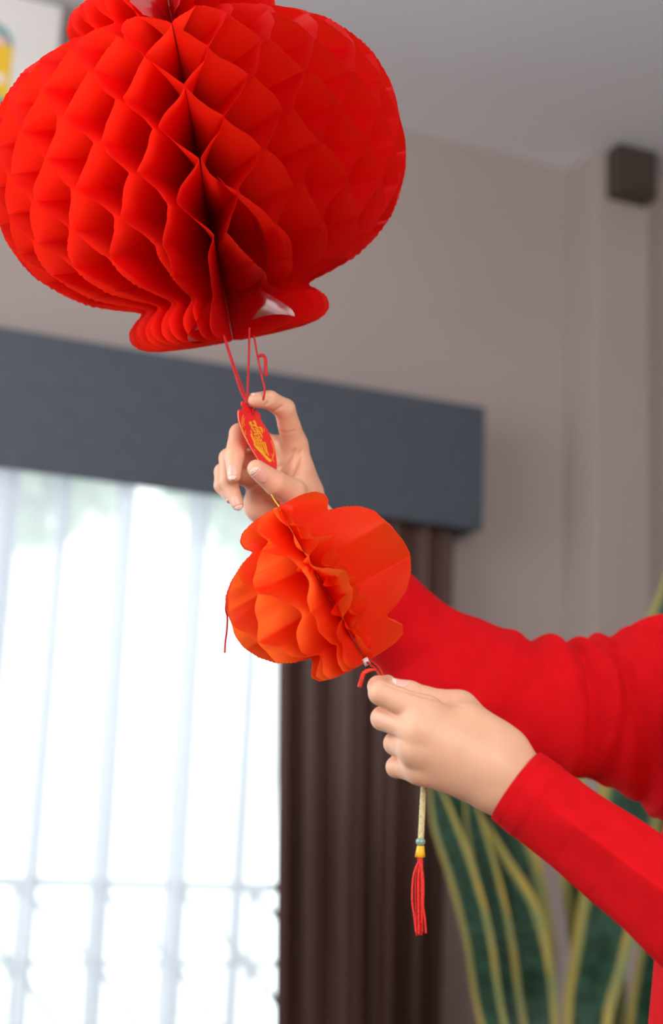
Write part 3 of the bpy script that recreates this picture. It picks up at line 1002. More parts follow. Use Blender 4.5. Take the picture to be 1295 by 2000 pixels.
class Field:
    """Sampled distance field on a regular grid; primitives are evaluated only near themselves."""
    def __init__(self, lo, hi, h):
        self.lo = np.array(lo); self.h = h
        self.n = np.ceil((np.array(hi) - self.lo) / h).astype(int) + 1
        self.ax = [self.lo[k] + h * np.arange(self.n[k]) for k in range(3)]

    def new(self):
        return np.full(tuple(self.n), BIG, dtype=np.float32)

    def sub(self, lo, hi):
        a = np.clip(np.floor((np.array(lo) - self.lo) / self.h).astype(int), 0, self.n)
        b = np.clip(np.ceil((np.array(hi) - self.lo) / self.h).astype(int) + 1, 0, self.n)
        return tuple(slice(int(i), int(j)) for i, j in zip(a, b))

    def pts(self, sl):
        return np.meshgrid(*[self.ax[k][sl[k]].astype(np.float32) for k in range(3)], indexing='ij')


def cone_dist(x, y, z, a, b, r1, r2):
    ab = b - a
    L2 = float(ab @ ab) + 1e-12
    t = np.clip(((x - a[0]) * ab[0] + (y - a[1]) * ab[1] + (z - a[2]) * ab[2]) / L2, 0, 1)
    dx, dy, dz = x - a[0] - ab[0] * t, y - a[1] - ab[1] * t, z - a[2] - ab[2] * t
    return np.sqrt(dx * dx + dy * dy + dz * dz) - (r1 + (r2 - r1) * t)


def smin(a, b, k):
    h = np.maximum(k - np.abs(a - b), 0) / k
    return np.minimum(a, b) - h * h * k * 0.25


def smax(a, b, k):
    return -smin(-a, -b, k)


def add_cone(F, D, a, b, r1, r2, k):
    a, b = np.array(a, dtype=float), np.array(b, dtype=float)
    m = max(r1, r2) + BIG * 0.5
    sl = F.sub(np.minimum(a, b) - m, np.maximum(a, b) + m)
    if any(s.stop <= s.start for s in sl): return
    x, y, z = F.pts(sl)
    D[sl] = smin(D[sl], cone_dist(x, y, z, a, b, r1, r2).astype(np.float32), k)


def carve_cone(F, D, a, b, r1, r2, k):
    a, b = np.array(a, dtype=float), np.array(b, dtype=float)
    m = max(r1, r2) + 3 * k
    sl = F.sub(np.minimum(a, b) - m, np.maximum(a, b) + m)
    if any(s.stop <= s.start for s in sl): return
    x, y, z = F.pts(sl)
    D[sl] = smax(D[sl], -cone_dist(x, y, z, a, b, r1, r2).astype(np.float32), k)


def sample(F, D, p):
    q = (np.asarray(p, dtype=float) - F.lo) / F.h
    i = np.clip(np.floor(q).astype(int), 0, F.n - 2)
    f = np.clip(q - i, 0, 1)
    out = 0.0
    for dx in (0, 1):
        for dy in (0, 1):
            for dz in (0, 1):
                w = (f[0] if dx else 1 - f[0]) * (f[1] if dy else 1 - f[1]) * (f[2] if dz else 1 - f[2])
                out += w * D[i[0] + dx, i[1] + dy, i[2] + dz]
    return float(out)


def trace(F, D, o, d, tmax=0.2):
    """March from o along unit d to the surface."""
    o = np.array(o, dtype=float); d = np.array(d, dtype=float); t = 0.0
    for _ in range(120):
        v = sample(F, D, o + d * t)
        if v < 0.00015: break
        t += max(v * 0.8, 0.0002)
        if t > tmax: return None
    return o + d * t


def eye_hit(F, D, px, py, d0):
    q = P(px, py, d0)
    return trace(F, D, q, (q - CAM).normalized(), 0.25)


def surface_nets(F, D):
    n = D.shape
    S = D < 0
    c = [S[i:n[0] - 1 + i, j:n[1] - 1 + j, k:n[2] - 1 + k] for i in (0, 1) for j in (0, 1) for k in (0, 1)]
    tot = sum(x.astype(np.int8) for x in c)
    act = (tot > 0) & (tot < 8)
    idx = -np.ones(act.shape, dtype=np.int64)
    cells = np.argwhere(act)
    idx[act] = np.arange(len(cells))
    acc = np.zeros((len(cells), 3)); cnt = np.zeros(len(cells))
    corners = [(i, j, k) for i in (0, 1) for j in (0, 1) for k in (0, 1)]
    val = {q: D[cells[:, 0] + q[0], cells[:, 1] + q[1], cells[:, 2] + q[2]].astype(float) for q in corners}
    for q in corners:
        for ax in range(3):
            if q[ax] == 0:
                q2 = list(q); q2[ax] = 1; q2 = tuple(q2)
                v0, v1 = val[q], val[q2]
                m = (v0 < 0) != (v1 < 0)
                t = np.where(m, v0 / (v0 - v1 + 1e-20), 0)
                p = np.array(q, dtype=float)[None, :].repeat(len(cells), 0)
                p[:, ax] += t
                acc[m] += p[m]; cnt[m] += 1
    verts = F.lo + F.h * (cells + acc / cnt[:, None])
    faces = []
    for ax in range(3):
        a = [slice(None)] * 3; b = [slice(None)] * 3
        a[ax] = slice(0, n[ax] - 1); b[ax] = slice(1, n[ax])
        s0, s1 = S[tuple(a)], S[tuple(b)]
        e = np.argwhere(s0 != s1)
        o1, o2 = (ax + 1) % 3, (ax + 2) % 3
        e = e[(e[:, o1] > 0) & (e[:, o2] > 0) & (e[:, o1] < n[o1] - 1) & (e[:, o2] < n[o2] - 1)]
        if not len(e): continue
        def cell(d1, d2):
            q = e.copy(); q[:, o1] -= d1; q[:, o2] -= d2
            return idx[q[:, 0], q[:, 1], q[:, 2]]
        quad = np.stack([cell(1, 1), cell(0, 1), cell(0, 0), cell(1, 0)], 1)
        flip = ~s0[e[:, 0], e[:, 1], e[:, 2]]
        quad[flip] = quad[flip][:, ::-1]
        faces.append(quad)
    return verts, np.concatenate(faces)


def relax(verts, faces, it=2, lam=0.5):
    for _ in range(it):
        s = np.zeros_like(verts); c = np.zeros(len(verts))
        for a, b in ((0, 1), (1, 2), (2, 3), (3, 0)):
            np.add.at(s, faces[:, a], verts[faces[:, b]]); np.add.at(s, faces[:, b], verts[faces[:, a]])
            np.add.at(c, faces[:, a], 1); np.add.at(c, faces[:, b], 1)
        verts = verts + lam * (s / c[:, None] - verts)
    return verts


def J(row):
    """(px, py, depth, radius mm) -> point, radius in metres"""
    return np.array(P(row[0], row[1], row[2])), row[3] / 1000.0


def build_hand(palm, fingers, h=0.0011, kpalm=0.012, kroot=0.008, kfin=0.0012):
    """palm: list of (rowA, rowB); fingers: list of joint rows MCP, PIP, DIP, tip."""
    allp = [J(r) for seg in palm for r in seg] + [J(r) for f in fingers for r in f]
    lo = np.min([p - r for p, r in allp], 0) - 0.006
    hi = np.max([p + r for p, r in allp], 0) + 0.006
    F = Field(lo, hi, h)
    D = F.new()
    for a, b in palm:
        (pa, ra), (pb, rb) = J(a), J(b)
        add_cone(F, D, pa, pb, ra, rb, kpalm)
    roots = F.new()
    for f in fingers:
        (pa, ra), (pb, rb) = J(f[0]), J(f[1])
        mid = pa + (pb - pa) * 0.55
        add_cone(F, roots, pa, mid, ra, ra + (rb - ra) * 0.55, 0.0015)
    D = smin(D, roots, kroot)
    for f in fingers:
        G = F.new()
        for a, b in zip(f[:-1], f[1:]):
            (pa, ra), (pb, rb) = J(a), J(b)
            add_cone(F, G, pa, pb, ra, rb, 0.0022)
        D = smin(D, G, kfin)
    return F, D


def crease(F, D, pts, d0, r=0.0007, k=0.0011, depth=0.0003):
    c = catmull([(x, y, 0) for x, y in pts], max(3, 4 * len(pts)))
    hits = [eye_hit(F, D, x, y, d0) for x, y, _ in c]
    hits = [q for q in hits if q is not None]
    for a, b in zip(hits[:-1], hits[1:]):
        if np.linalg.norm(a - b) < 0.02:
            carve_cone(F, D, a, b, r, r, k)


def nail(F, D, parent, base, tip, up, length, width, back=0.25):
    """A thin curved nail laid on the finger surface; its pale free edge is a sub-part."""
    base, tip, up = [np.array(x, dtype=float) for x in (base, tip, up)]
    t = tip - base; t /= np.linalg.norm(t)
    up = up - t * (up @ t); up /= np.linalg.norm(up)
    s = np.cross(t, up)
    nu, nv = 15, 11
    rows = []
    for i in range(nu):
        q = i / (nu - 1)
        if q < 0.25: w = math.sqrt(max(0, 1 - ((0.25 - q) / 0.25) ** 2)) * 0.92 + 0.08
        elif q > 0.72: w = math.sqrt(max(0, 1 - ((q - 0.72) / 0.31) ** 2)) * 0.95
        else: w = 1.0
        row = []
        for j in range(nv):
            x = (-1 + 2 * j / (nv - 1)) * w * width / 2
            along = tip - t * (length * (back + 1.0 - q) - length * back * 0.2)
            o = along + s * x + up * 0.022
            hgt = trace(F, D, o, -up, 0.03)
            if hgt is None:
                hgt = row[-1] - up * 0.0006 if row else along + up * 0.003 + s * x
            row.append(hgt)
        rows.append(row)
    R = np.array(rows)
    # keep the outline smooth, follow the finger's roundness, extend a little past the flesh
    for _ in range(3):
        R[1:-1] = 0.25 * R[:-2] + 0.5 * R[1:-1] + 0.25 * R[2:]
        R[:, 1:-1] = 0.25 * R[:, :-2] + 0.5 * R[:, 1:-1] + 0.25 * R[:, 2:]
    for i in range(nu):
        for j in range(nv):
            x = -1 + 2 * j / (nv - 1)
            R[i, j] += up * (0.00045 * (1 - 0.8 * x * x)) + t * (0.0008 * max(0, i / (nu - 1) - 0.8) / 0.2)
    cut = nu - 4

    def patch(a, b):
        top = [Vector(R[i, j]) for i in range(a, b) for j in range(nv)]
        bot = [Vector(R[i, j] - up * 0.0006) for i in range(a, b) for j in range(nv)]
        n = b - a
        f = []
        o = len(top)
        for i in range(n - 1):
            for j in range(nv - 1):
                q = (i * nv + j, i * nv + j + 1, (i + 1) * nv + j + 1, (i + 1) * nv + j)
                f.append(q); f.append(tuple(o + x for x in q[::-1]))
        ring = [j for j in range(nv)] + [i * nv + nv - 1 for i in range(1, n)] + [(n - 1) * nv + j for j in range(nv - 2, -1, -1)] + [i * nv for i in range(n - 2, 0, -1)]
        for a_, b_ in zip(ring, ring[1:] + ring[:1]):
            f.append((a_, o + a_, o + b_, b_))
        return top + bot, f
    v, f = patch(0, cut + 1)
    nl = mesh_obj('fingernail', v, f, M['nail'], parent, True)
    v, f = patch(cut, nu)
    mesh_obj('nail_edge', v, f, M['nail_tip'], nl, True)


# ------------------------------------------------------------------ the person
feet = P(1530, 1500, 1.28); feet = Vector((feet.x, feet.y, 0))
person = empty('person', feet)
tag(person, 'person in a red knitted sweater reaching in from the right with both hands raised', 'person')

# lower (near) hand: back of the hand toward the viewer, thumb and forefinger pinching the string
L_palm = [((834, 1392, 1.056, 11.5), (968, 1482, 1.052, 15)), ((818, 1424, 1.050, 12), (968, 1505, 1.050, 16)),
          ((813, 1464, 1.052, 11.5), (970, 1528, 1.052, 16)), ((822, 1503, 1.060, 10.5), (968, 1543, 1.056, 14.5)),
          ((968, 1484, 1.052, 15), (1045, 1535, 1.054, 15)), ((968, 1543, 1.056, 14.5), (1035, 1570, 1.054, 15.5)),
          ((985, 1512, 1.056, 17), (1100, 1610, 1.046, 20)), ((985, 1530, 1.058, 17), (1100, 1610, 1.046, 20)),
          ((975, 1458, 1.070, 13.5), (897, 1384, 1.080, 12.5)), ((1020, 1507, 1.060, 14), (970, 1456, 1.068, 13.5)),
          ((890, 1420, 1.066, 13), (965, 1490, 1.066, 16)), ((850, 1480, 1.066, 12), (950, 1520, 1.068, 15)),
          ((915, 1408, 1.064, 12), (990, 1465, 1.062, 14))]
L_fing = [[(897, 1384, 1.080, 12.2), (832, 1366, 1.086, 9.6), (800, 1353, 1.083, 9.0), (769, 1342, 1.080, 6.6)],
          [(834, 1392, 1.056, 11), (744, 1353, 1.062, 9.2), (739, 1341, 1.083, 8.0), (757, 1335, 1.098, 6.8)],
          [(818, 1424, 1.050, 11.2), (748, 1403, 1.074, 9.0), (765, 1408, 1.094, 8.0), (786, 1412, 1.088, 7.0)],
          [(813, 1464, 1.052, 10.6), (772, 1452, 1.078, 8.6), (790, 1456, 1.096, 7.6), (810, 1459, 1.088, 6.8)],
          [(822, 1503, 1.060, 9.6), (775, 1498, 1.078, 8.0), (795, 1500, 1.094, 7.0), (812, 1500, 1.088, 6.2)]]
FL, DL = build_hand(L_palm, L_fing)
for x, y, d_, r_ in ((760, 1378, 1.0, 0), ):
    pass
crease(FL, DL, [(722, 1376), (750, 1389), (783, 1404)], 1.0, 0.0008, 0.0014)
crease(FL, DL, [(748, 1432), (765, 1436), (783, 1446)], 1.0, 0.0006, 0.0012)
crease(FL, DL, [(810, 1341), (813, 1349), (812, 1357)], 1.0, 0.0004, 0.0010)
crease(FL, DL, [(822, 1342), (826, 1350), (825, 1358)], 1.0, 0.0004, 0.0010)
crease(FL, DL, [(752, 1336), (800, 1352), (850, 1366), (902, 1379)], 1.0, 0.0007, 0.0016)
vL, fL = surface_nets(FL, DL)
vL = relax(vL, fL, 2, 0.4)

# upper (far) hand: palm toward the viewer, forefinger curled over the tag, thumb below it
R_palm = [((574, 870, 1.286, 11), (592, 975, 1.304, 13.5)), ((550, 880, 1.296, 11), (570, 985, 1.306, 13.5)),
          ((528, 904, 1.292, 10.5), (545, 992, 1.304, 13.5)), ((510, 935, 1.284, 10), (511, 988, 1.294, 14)),
          ((586, 925, 1.280, 10.5), (596, 972, 1.288, 12.5)), ((592, 975, 1.300, 13.5), (625, 1030, 1.320, 20)),
          ((512, 985, 1.294, 14), (585, 1040, 1.318, 19)), ((560, 985, 1.300, 16), (690, 1120, 1.352, 26)),
          ((578, 905, 1.288, 10), (600, 960, 1.298, 12)), ((540, 920, 1.300, 11), (560, 960, 1.304, 13))]
R_fing = [[(588, 975, 1.284, 13.5), (570, 962, 1.262, 12.6), (538, 944, 1.246, 10.6), (501, 916, 1.235, 8.2)],
          [(575, 868, 1.286, 10.8), (556, 799, 1.262, 9.2), (527, 781, 1.250, 8.0), (498, 782, 1.243, 6.4)],
          [(550, 880, 1.296, 10.8), (468, 847, 1.270, 9.0), (458, 890, 1.251, 8.6), (457, 930, 1.243, 6.0)],
          [(528, 904, 1.292, 10.4), (447, 895, 1.276, 8.7), (446, 940, 1.263, 8.0), (464, 985, 1.256, 5.6)],
          [(510, 935, 1.284, 9.6), (436, 922, 1.285, 8.0), (434, 948, 1.276, 7.2), (450, 972, 1.270, 5.4)]]
FR_, DR_ = build_hand(R_palm, R_fing)
crease(FR_, DR_, [(546, 914), (560, 900), (575, 880)], 1.15, 0.0012, 0.0022)
crease(FR_, DR_, [(566, 932), (578, 908), (587, 882)], 1.15, 0.0011, 0.0024)
crease(FR_, DR_, [(476, 960), (490, 953), (502, 946)], 1.15, 0.0009, 0.0014)
crease(FR_, DR_, [(530, 806), (541, 800), (553, 793)], 1.15, 0.0008, 0.0013)
crease(FR_, DR_, [(519, 791), (527, 783), (528, 771)], 1.15, 0.0008, 0.0013)
crease(FR_, DR_, [(544, 842), (560, 845), (580, 840)], 1.15, 0.0004, 0.0012)
vR, fR = surface_nets(FR_, DR_)
vR = relax(vR, fR, 2, 0.4)

# the rest of the body, coarser: arms inside the sleeves, torso, neck and head, legs
EL_L, EL_R = np.array(P(1530, 1920, 1.0)), np.array(P(835, 1275, 1.40))
TX, TY = feet.x, feet.y
SH_L, SH_R = np.array([TX + 0.0, TY - 0.17, 1.37]), np.array(P(1400, 1420, 1.44))
neck0, neck1 = np.array([TX + 0.04, TY + 0.01, 1.36]), np.array([TX + 0.085, TY + 0.01, 1.52])
hc = np.array([TX + 0.085, TY + 0.01, 1.60])
FB = Field([TX - 0.55, TY - 0.40, 0.0], [TX + 0.35, TY + 0.42, 1.62], 0.007)
B = FB.new()
segs = [(np.array(P(1100, 1610, 1.046)), EL_L, .024, .036), (EL_L, SH_L, .038, .045), (np.array(P(690, 1120, 1.352)), EL_R, .026, .036), (EL_R, np.array(P(985, 1356, 1.41)), .036, .038), (np.array(P(985, 1356, 1.41)), np.array(P(1200, 1390, 1.432)), .038, .044),
        (np.array(P(1200, 1390, 1.432)), SH_R, .044, .046)]
for a, b, r1, r2 in segs:
    add_cone(FB, B, a, b, r1, r2, 0.02)
for dy in (-0.07, 0.07):
    add_cone(FB, B, [TX + .035, TY + dy, 1.28], [TX + .03, TY + dy, 0.95], .068, .075, 0.04)
    add_cone(FB, B, [TX + .01, TY + dy, 0.93], [TX, TY + dy * 1.05, 0.50], .078, .055, 0.03)
    add_cone(FB, B, [TX, TY + dy * 1.05, 0.50], [TX + .02, TY + dy * 1.05, 0.09], .052, .036, 0.02)
    add_cone(FB, B, [TX + .02, TY + dy * 1.05, 0.05], [TX - .13, TY + dy * 1.1, 0.035], .036, .03, 0.02)
add_cone(FB, B, SH_L, SH_R, .05, .05, 0.05)
add_cone(FB, B, neck0, neck1, .052, .048, 0.03)
vB, fB = surface_nets(FB, B)
vB = relax(vB, fB, 2)
FH = Field(hc - 0.15, hc + 0.17, 0.0028)
H = FH.new()
hx = np.array([-1.0, 0, 0])
add_cone(FH, H, hc + [0.020, 0, 0.03], hc + [-0.010, 0, 0.03], .082, .078, 0.03)          # skull
add_cone(FH, H, hc + [-0.030, 0, -0.035], hc + [-0.045, 0, -0.075], .052, .030, 0.035)      # jaw
add_cone(FH, H, hc + [-0.086, 0, 0.010], hc + [-0.100, 0, -0.022], .006, .010, 0.012)       # nose
for s in (-1, 1):
    add_cone(FH, H, hc + [-0.06, s * 0.036, -0.012], hc + [-0.055, s * 0.034, -0.03], .026, .022, 0.02)   # cheeks
    add_cone(FH, H, hc + [0.01, s * 0.076, 0.012], hc + [0.004, s * 0.076, -0.022], .010, .007, 0.006)    # ears
    carve_cone(FH, H, hc + [-0.094, s * 0.031, 0.012], hc + [-0.094, s * 0.034, 0.012], .012, .012, 0.010)  # eye sockets
add_cone(FH, H, hc + [-0.083, -0.016, -0.048], hc + [-0.083, 0.016, -0.048], .007, .007, 0.006)
add_cone(FH, H, hc + [-0.080, -0.014, -0.059], hc + [-0.080, 0.014, -0.059], .008, .008, 0.005)
add_cone(FH, H, neck1, hc + [0.01, 0, -0.03], .047, .05, 0.02)
vH, fH = surface_nets(FH, H)
vH = relax(vH, fH, 2)

vv = np.concatenate([vL, vR, vB, vH])
ff = np.concatenate([fL, fR + len(vL), fB + len(vL) + len(vR), fH + len(vL) + len(vR) + len(vB)])
body = mesh_obj('body', vv, ff.tolist(), M['skin'], person, True)
body['label'] = 'bare hands and wrists'

# nails
Jp = lambda row: np.array(P(row[0], row[1], row[2]))
to_cam = -np.array(CF); upv = np.array(CU); rgt = np.array(CR)
nail(FR_, DR_, body, Jp(R_fing[0][2]), Jp(R_fing[0][3]) + (Jp(R_fing[0][3]) - Jp(R_fing[0][2])) * 0.36, to_cam * 0.85 - upv * 0.50 - rgt * 0.1, 0.0155, 0.0125)
nail(FR_, DR_, body, Jp(R_fing[1][2]), Jp(R_fing[1][3]) + (Jp(R_fing[1][3]) - Jp(R_fing[1][2])) * 0.40, to_cam * 0.25 + upv * 1.0 - rgt * 0.3, 0.0120, 0.0095)
nail(FR_, DR_, body, Jp(R_fing[2][2]), Jp(R_fing[2][3]) + (Jp(R_fing[2][3]) - Jp(R_fing[2][2])) * 0.36, to_cam * 0.9 - rgt * 0.25, 0.0125, 0.0092)
nail(FR_, DR_, body, Jp(R_fing[3][2]), Jp(R_fing[3][3]) + (Jp(R_fing[3][3]) - Jp(R_fing[3][2])) * 0.34, to_cam * 0.9 + rgt * 0.05, 0.0120, 0.0088)
nail(FR_, DR_, body, Jp(R_fing[4][2]), Jp(R_fing[4][3]) + (Jp(R_fing[4][3]) - Jp(R_fing[4][2])) * 0.34, to_cam * 0.7 - rgt * 0.6, 0.0100, 0.0080)
nail(FL, DL, body, Jp(L_fing[0][2]), Jp(L_fing[0][3]) + (Jp(L_fing[0][3]) - Jp(L_fing[0][2])) * 0.45, upv * 1.0 + to_cam * 0.35 + rgt * 0.1, 0.0135, 0.0110)
nail(FL, DL, body, Jp(L_fing[1][2]), Jp(L_fing[1][3]) + (Jp(L_fing[1][3]) - Jp(L_fing[1][2])) * 0.40, -rgt * 0.7 + upv * 0.2 - to_cam * 0.5, 0.0115, 0.0095)

# eyes and hair (outside the picture, but the person has them)
for s in (-1, 1):
    bm = bmesh.new(); bmesh.ops.create_uvsphere(bm, u_segments=20, v_segments=12, radius=0.0115)
    me = bpy.data.meshes.new('eye'); bm.to_mesh(me); bm.free(); me.materials.append(M['eye'])
    o = bpy.data.objects.new('eye', me); COL.objects.link(o)
    o.location = Vector(hc + [-0.076, s * 0.032, 0.012]); o.parent = body; o.matrix_parent_inverse = parent_inv(body)
HF = Field(hc - [0.15, 0.15, 0.30], hc + [0.17, 0.15, 0.17], 0.005)
HH = HF.new()
add_cone(HF, HH, hc + [0.025, 0, 0.045], hc + [0.0, 0, 0.045], .090, .086, 0.02)
add_cone(HF, HH, hc + [0.060, 0, 0.02], hc + [0.085, 0, -0.22], .075, .05, 0.03)
carve_cone(HF, HH, hc + [-0.11, 0, -0.01], hc + [-0.12, 0, -0.10], .088, .09, 0.01)
vh, fh = surface_nets(HF, HH)
vh = relax(vh, fh, 2)
mesh_obj('hair', vh, fh.tolist(), M['hair'], person, True)

# ------------------------------------------------------------------ sweater


def sleeve(ctrl, rings, seg, disp, cuff=True, start_up=None):
    """ctrl rows: point (3), radius across, radius in depth."""
    c = catmull(ctrl, rings)
    cen = c[:, :3]
    t, a, s = frames(cen, np.array(CU) if start_up is None else start_up)
    toward = np.where((s @ -np.array(CF))[:, None] > 0, s, -s)
    L = np.concatenate([[0], np.cumsum(np.linalg.norm(np.diff(cen, axis=0), axis=1))])
    v, f = [], []
    rows = list(range(rings))
    for i in rows:
        for k in range(seg):
            th = 2 * math.pi * k / seg
            m = 1 + disp(L[i], th, L[-1])
            v.append(Vector(cen[i] + (a[i] * (math.cos(th) * c[i, 3]) + toward[i] * (math.sin(th) * c[i, 4])) * m))
    if cuff:                                                    # the hem turns inward
        for q, sh in ((0.0, 0.93), (0.010, 0.86), (0.025, 0.74)):
            base = len(v)
            for k in range(seg):
                o = v[k]
                cc0 = Vector(cen[0]); tt = Vector(t[0])
                v.append(cc0 + (o - cc0) * sh + tt * q)
            prev = base - seg if base > rings * seg else 0
            if base == rings * seg: prev = 0
            for k in range(seg):
                k2 = (k + 1) % seg
                f.append((prev + k2, prev + k, base + k, base + k2))
    for i in range(rings - 1):
        for k in range(seg):
            k2 = (k + 1) % seg
            f.append((i * seg + k, i * seg + k2, (i + 1) * seg + k2, (i + 1) * seg + k))
    return v, f


def row(px, py, d, r_px, depth_ratio=1.0):
    q = P(px, py, d)
    r = PX(r_px, d)
    return (q.x, q.y, q.z, r, r * depth_ratio)


def bump1(x, c, w):
    return math.exp(-((x - c) / w) ** 2)


def wrap(a):
    return (a + math.pi) % (2 * math.pi) - math.pi


def near_disp(s, th, L):
    """Pressed sleeve: the round cuff passes into a section with a sharp crease along the outer side."""
    k = min(1, max(0, (s - 0.010) / 0.045))
    th = th + 0.36
    p = 2 - 0.90 * k
    dia = (abs(math.cos(th)) ** p + abs(math.sin(th)) ** p) ** (-1 / p)
    front = max(0.0, math.sin(th)) ** 0.5 if math.sin(th) > 0 else 0.0
    ridge = (dia - 1) * front + (0.12 * k * math.exp(-abs(wrap(th - math.pi * 0.49)) / 0.5))
    hem = 0.025 * (1 if s < 0.018 else max(0, 1 - (s - 0.018) / 0.004))
    soft = 0.014 * math.sin(s * 95 + 2.0 * math.sin(th)) * min(1, s / 0.06) + 0.010 * math.sin(s * 41 + th * 2)
    return ridge + hem + soft


def far_disp(s, th, L):
    up = max(0.0, math.cos(th))
    front = max(0.0, math.sin(th))
    out = 0.0
    # folds: (position from the cuff, slope round the arm, width, height)
    for c, sl, w, hgt in FAR_FOLDS:
        x = s - c - sl * wrap(th - 0.2)
        k = math.exp(-(x / w) ** 2) - 0.75 * math.exp(-((x - 1.7 * w) / w) ** 2)
        out += hgt * k * (0.35 + 0.65 * max(up, front * 0.8))
    return out + 0.010 * math.sin(s * 60 + 3 * th)


FAR_FOLDS = [(0.255, -0.010, 0.016, 0.08), (0.300, 0.012, 0.012, 0.14), (0.335, 0.020, 0.010, 0.09), (0.362, -0.004, 0.008, 0.09),
             (0.388, 0.034, 0.008, 0.13), (0.415, 0.040, 0.010, 0.08), (0.376, 0.030, 0.0045, 0.045), (0.434, 0.046, 0.0045, 0.06), (0.318, 0.006, 0.005, 0.04), (0.452, 0.006, 0.012, 0.08), (0.490, 0.030, 0.010, 0.10)]

near_ctrl = [row(1008, 1534, 1.058, 79, .98), row(1042, 1560, 1.053, 81, .95), row(1110, 1611, 1.044, 84, .92), row(1200, 1678, 1.032, 92, .9),
             row(1295, 1748, 1.018, 104, .95), row(1400, 1825, 1.008, 118, 1.0), row(1500, 1900, 1.0, 128, 1.0)]
nv_, nf_ = sleeve(near_ctrl, 150, 120, near_disp)
el = P(1505, 1905, 1.0)
up_ctrl = [(el.x - 0.02, el.y, el.z - 0.02, .052, .052), (*P(1560, 1850, 1.01), .056, .056), (*P(1620, 1680, 1.05), .064, .064),
           (SH_L[0] + .0, SH_L[1] + .0, SH_L[2] - .03, .072, .072), (TX, TY - 0.10, 1.38, .06, .075)]
uv_, uf_ = sleeve(up_ctrl, 60, 64, lambda s, th, L: 0.03 * math.sin(s * 70 + 2 * th), False, np.array([-1.0, 0.1, 0.2]))

far_ctrl = [row(618, 1050, 1.322, 62, .9), row(660, 1095, 1.335, 72, .9), row(735, 1172, 1.370, 84, .9), row(805, 1243, 1.395, 92, .9), row(880, 1303, 1.402, 112, .85),
            row(985, 1352, 1.410, 116, .82), row(1100, 1378, 1.422, 128, .8), row(1200, 1388, 1.432, 146, .8), row(1290, 1396, 1.44, 192, .75),
            row(1400, 1420, 1.44, 215, .8), row(1500, 1440, 1.40, 200, .8)]
fv_, ff_ = sleeve(far_ctrl, 260, 120, far_disp)


def torso_disp(s, th, L):
    return 0.02 * math.sin(s * 30 + 2 * th) + 0.012 * math.sin(s * 55 - 3 * th)


tor = [(TX + .005, TY, 0.84, .150, .115), (TX + .002, TY, 0.95, .168, .122), (TX + .000, TY, 1.08, .162, .116), (TX + .012, TY, 1.20, .176, .118), (TX + .02, TY, 1.30, .186, .112),
       (TX + .005, TY, 1.36, .170, .095), (TX + .03, TY + .005, 1.405, .11, .075), (TX + .045, TY + .005, 1.44, .070, .066)]
c = catmull(tor, 90)
tv_, tf_ = [], []
for i in range(90):
    for k in range(96):
        th = 2 * math.pi * k / 96
        m = 1 + 0.015 * math.sin(i * 0.25 + 2 * th) + 0.010 * math.sin(i * 0.4 - 3 * th)
        tv_.append(Vector((c[i, 0] + math.sin(th) * c[i, 4] * m, c[i, 1] + math.cos(th) * c[i, 3] * m, c[i, 2])))
for i in range(89):
    for k in range(96):
        k2 = (k + 1) % 96
        tf_.append((i * 96 + k, i * 96 + k2, (i + 1) * 96 + k2, (i + 1) * 96 + k))
av_, af_ = [], []
for vs, fs in ((nv_, nf_), (uv_, uf_), (fv_, ff_), (tv_, tf_)):
    b0 = len(av_)
    av_ += vs; af_ += [tuple(b0 + i for i in q) for q in fs]
sw = mesh_obj('sweater', av_, af_, M['knit'], person, True)
bm = bmesh.new(); bm.from_mesh(sw.data); bmesh.ops.recalc_face_normals(bm, faces=bm.faces); bm.to_mesh(sw.data); bm.free()
sw['label'] = 'soft red knitted sweater with long sleeves'
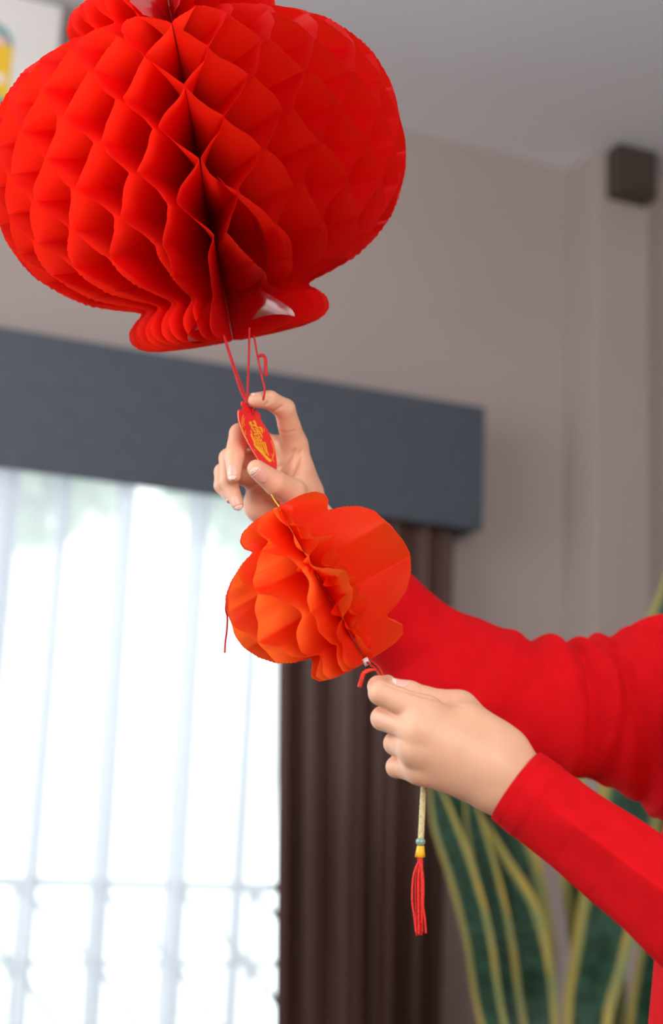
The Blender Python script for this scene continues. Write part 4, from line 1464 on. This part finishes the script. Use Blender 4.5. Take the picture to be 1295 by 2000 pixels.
# cuff stitching line on the near sleeve
st_ = []
for k in range(0, 120, 2):
    i = 12
    st_.append((nv_[i * 120 + k], nv_[i * 120 + (k + 1) % 120]))
mb = MB()
cen20 = Vector(catmull(near_ctrl, 150)[12][:3])
for a_, b_ in st_:
    mb.tube([cen20 + (a_ - cen20) * 1.003, cen20 + (b_ - cen20) * 1.003], 0.00035, 5)
mb.build('hem_stitching', M['knit'], sw, True)

# trousers and shoes
tv2, tf2 = [], []
for dy in (-0.07, 0.07):
    cl = catmull([(TX + .015, TY + dy, 0.96, .095, .105), (TX + .01, TY + dy * 1.05, 0.75, .085, .09), (TX + .005, TY + dy * 1.05, 0.5, .068, .07), (TX + .02, TY + dy * 1.05, 0.09, .058, .06)], 40)
    b0 = len(tv2)
    for i in range(40):
        for k in range(40):
            th = 2 * math.pi * k / 40
            m = 1 + 0.015 * math.sin(i * 0.6 + 2 * th)
            tv2.append(Vector((cl[i, 0] + math.sin(th) * cl[i, 4] * m, cl[i, 1] + math.cos(th) * cl[i, 3] * m, cl[i, 2])))
    for i in range(39):
        for k in range(40):
            k2 = (k + 1) % 40
            tf2.append((b0 + i * 40 + k, b0 + (i + 1) * 40 + k, b0 + (i + 1) * 40 + k2, b0 + i * 40 + k2))
mesh_obj('trousers', tv2, tf2, M['trouser'], person, True)
for dy in (-0.0735, 0.0735):
    SF = Field([TX - .22, TY + dy - .07, 0.0], [TX + .10, TY + dy + .07, 0.14], 0.005)
    S_ = SF.new()
    add_cone(SF, S_, [TX + .03, TY + dy, 0.055], [TX - .14, TY + dy * 1.08, 0.042], .046, .040, 0.02)
    add_cone(SF, S_, [TX + .02, TY + dy, 0.07], [TX + .02, TY + dy, 0.10], .046, .044, 0.02)
    x, y, z = SF.pts((slice(None),) * 3)
    S_ = smax(S_, (0.008 - z).astype(np.float32), 0.008)
    vs, fs = surface_nets(SF, S_)
    vs[:, 2] -= vs[:, 2].min()
    mesh_obj('shoe', vs, fs.tolist(), M['shoe'], person, True)
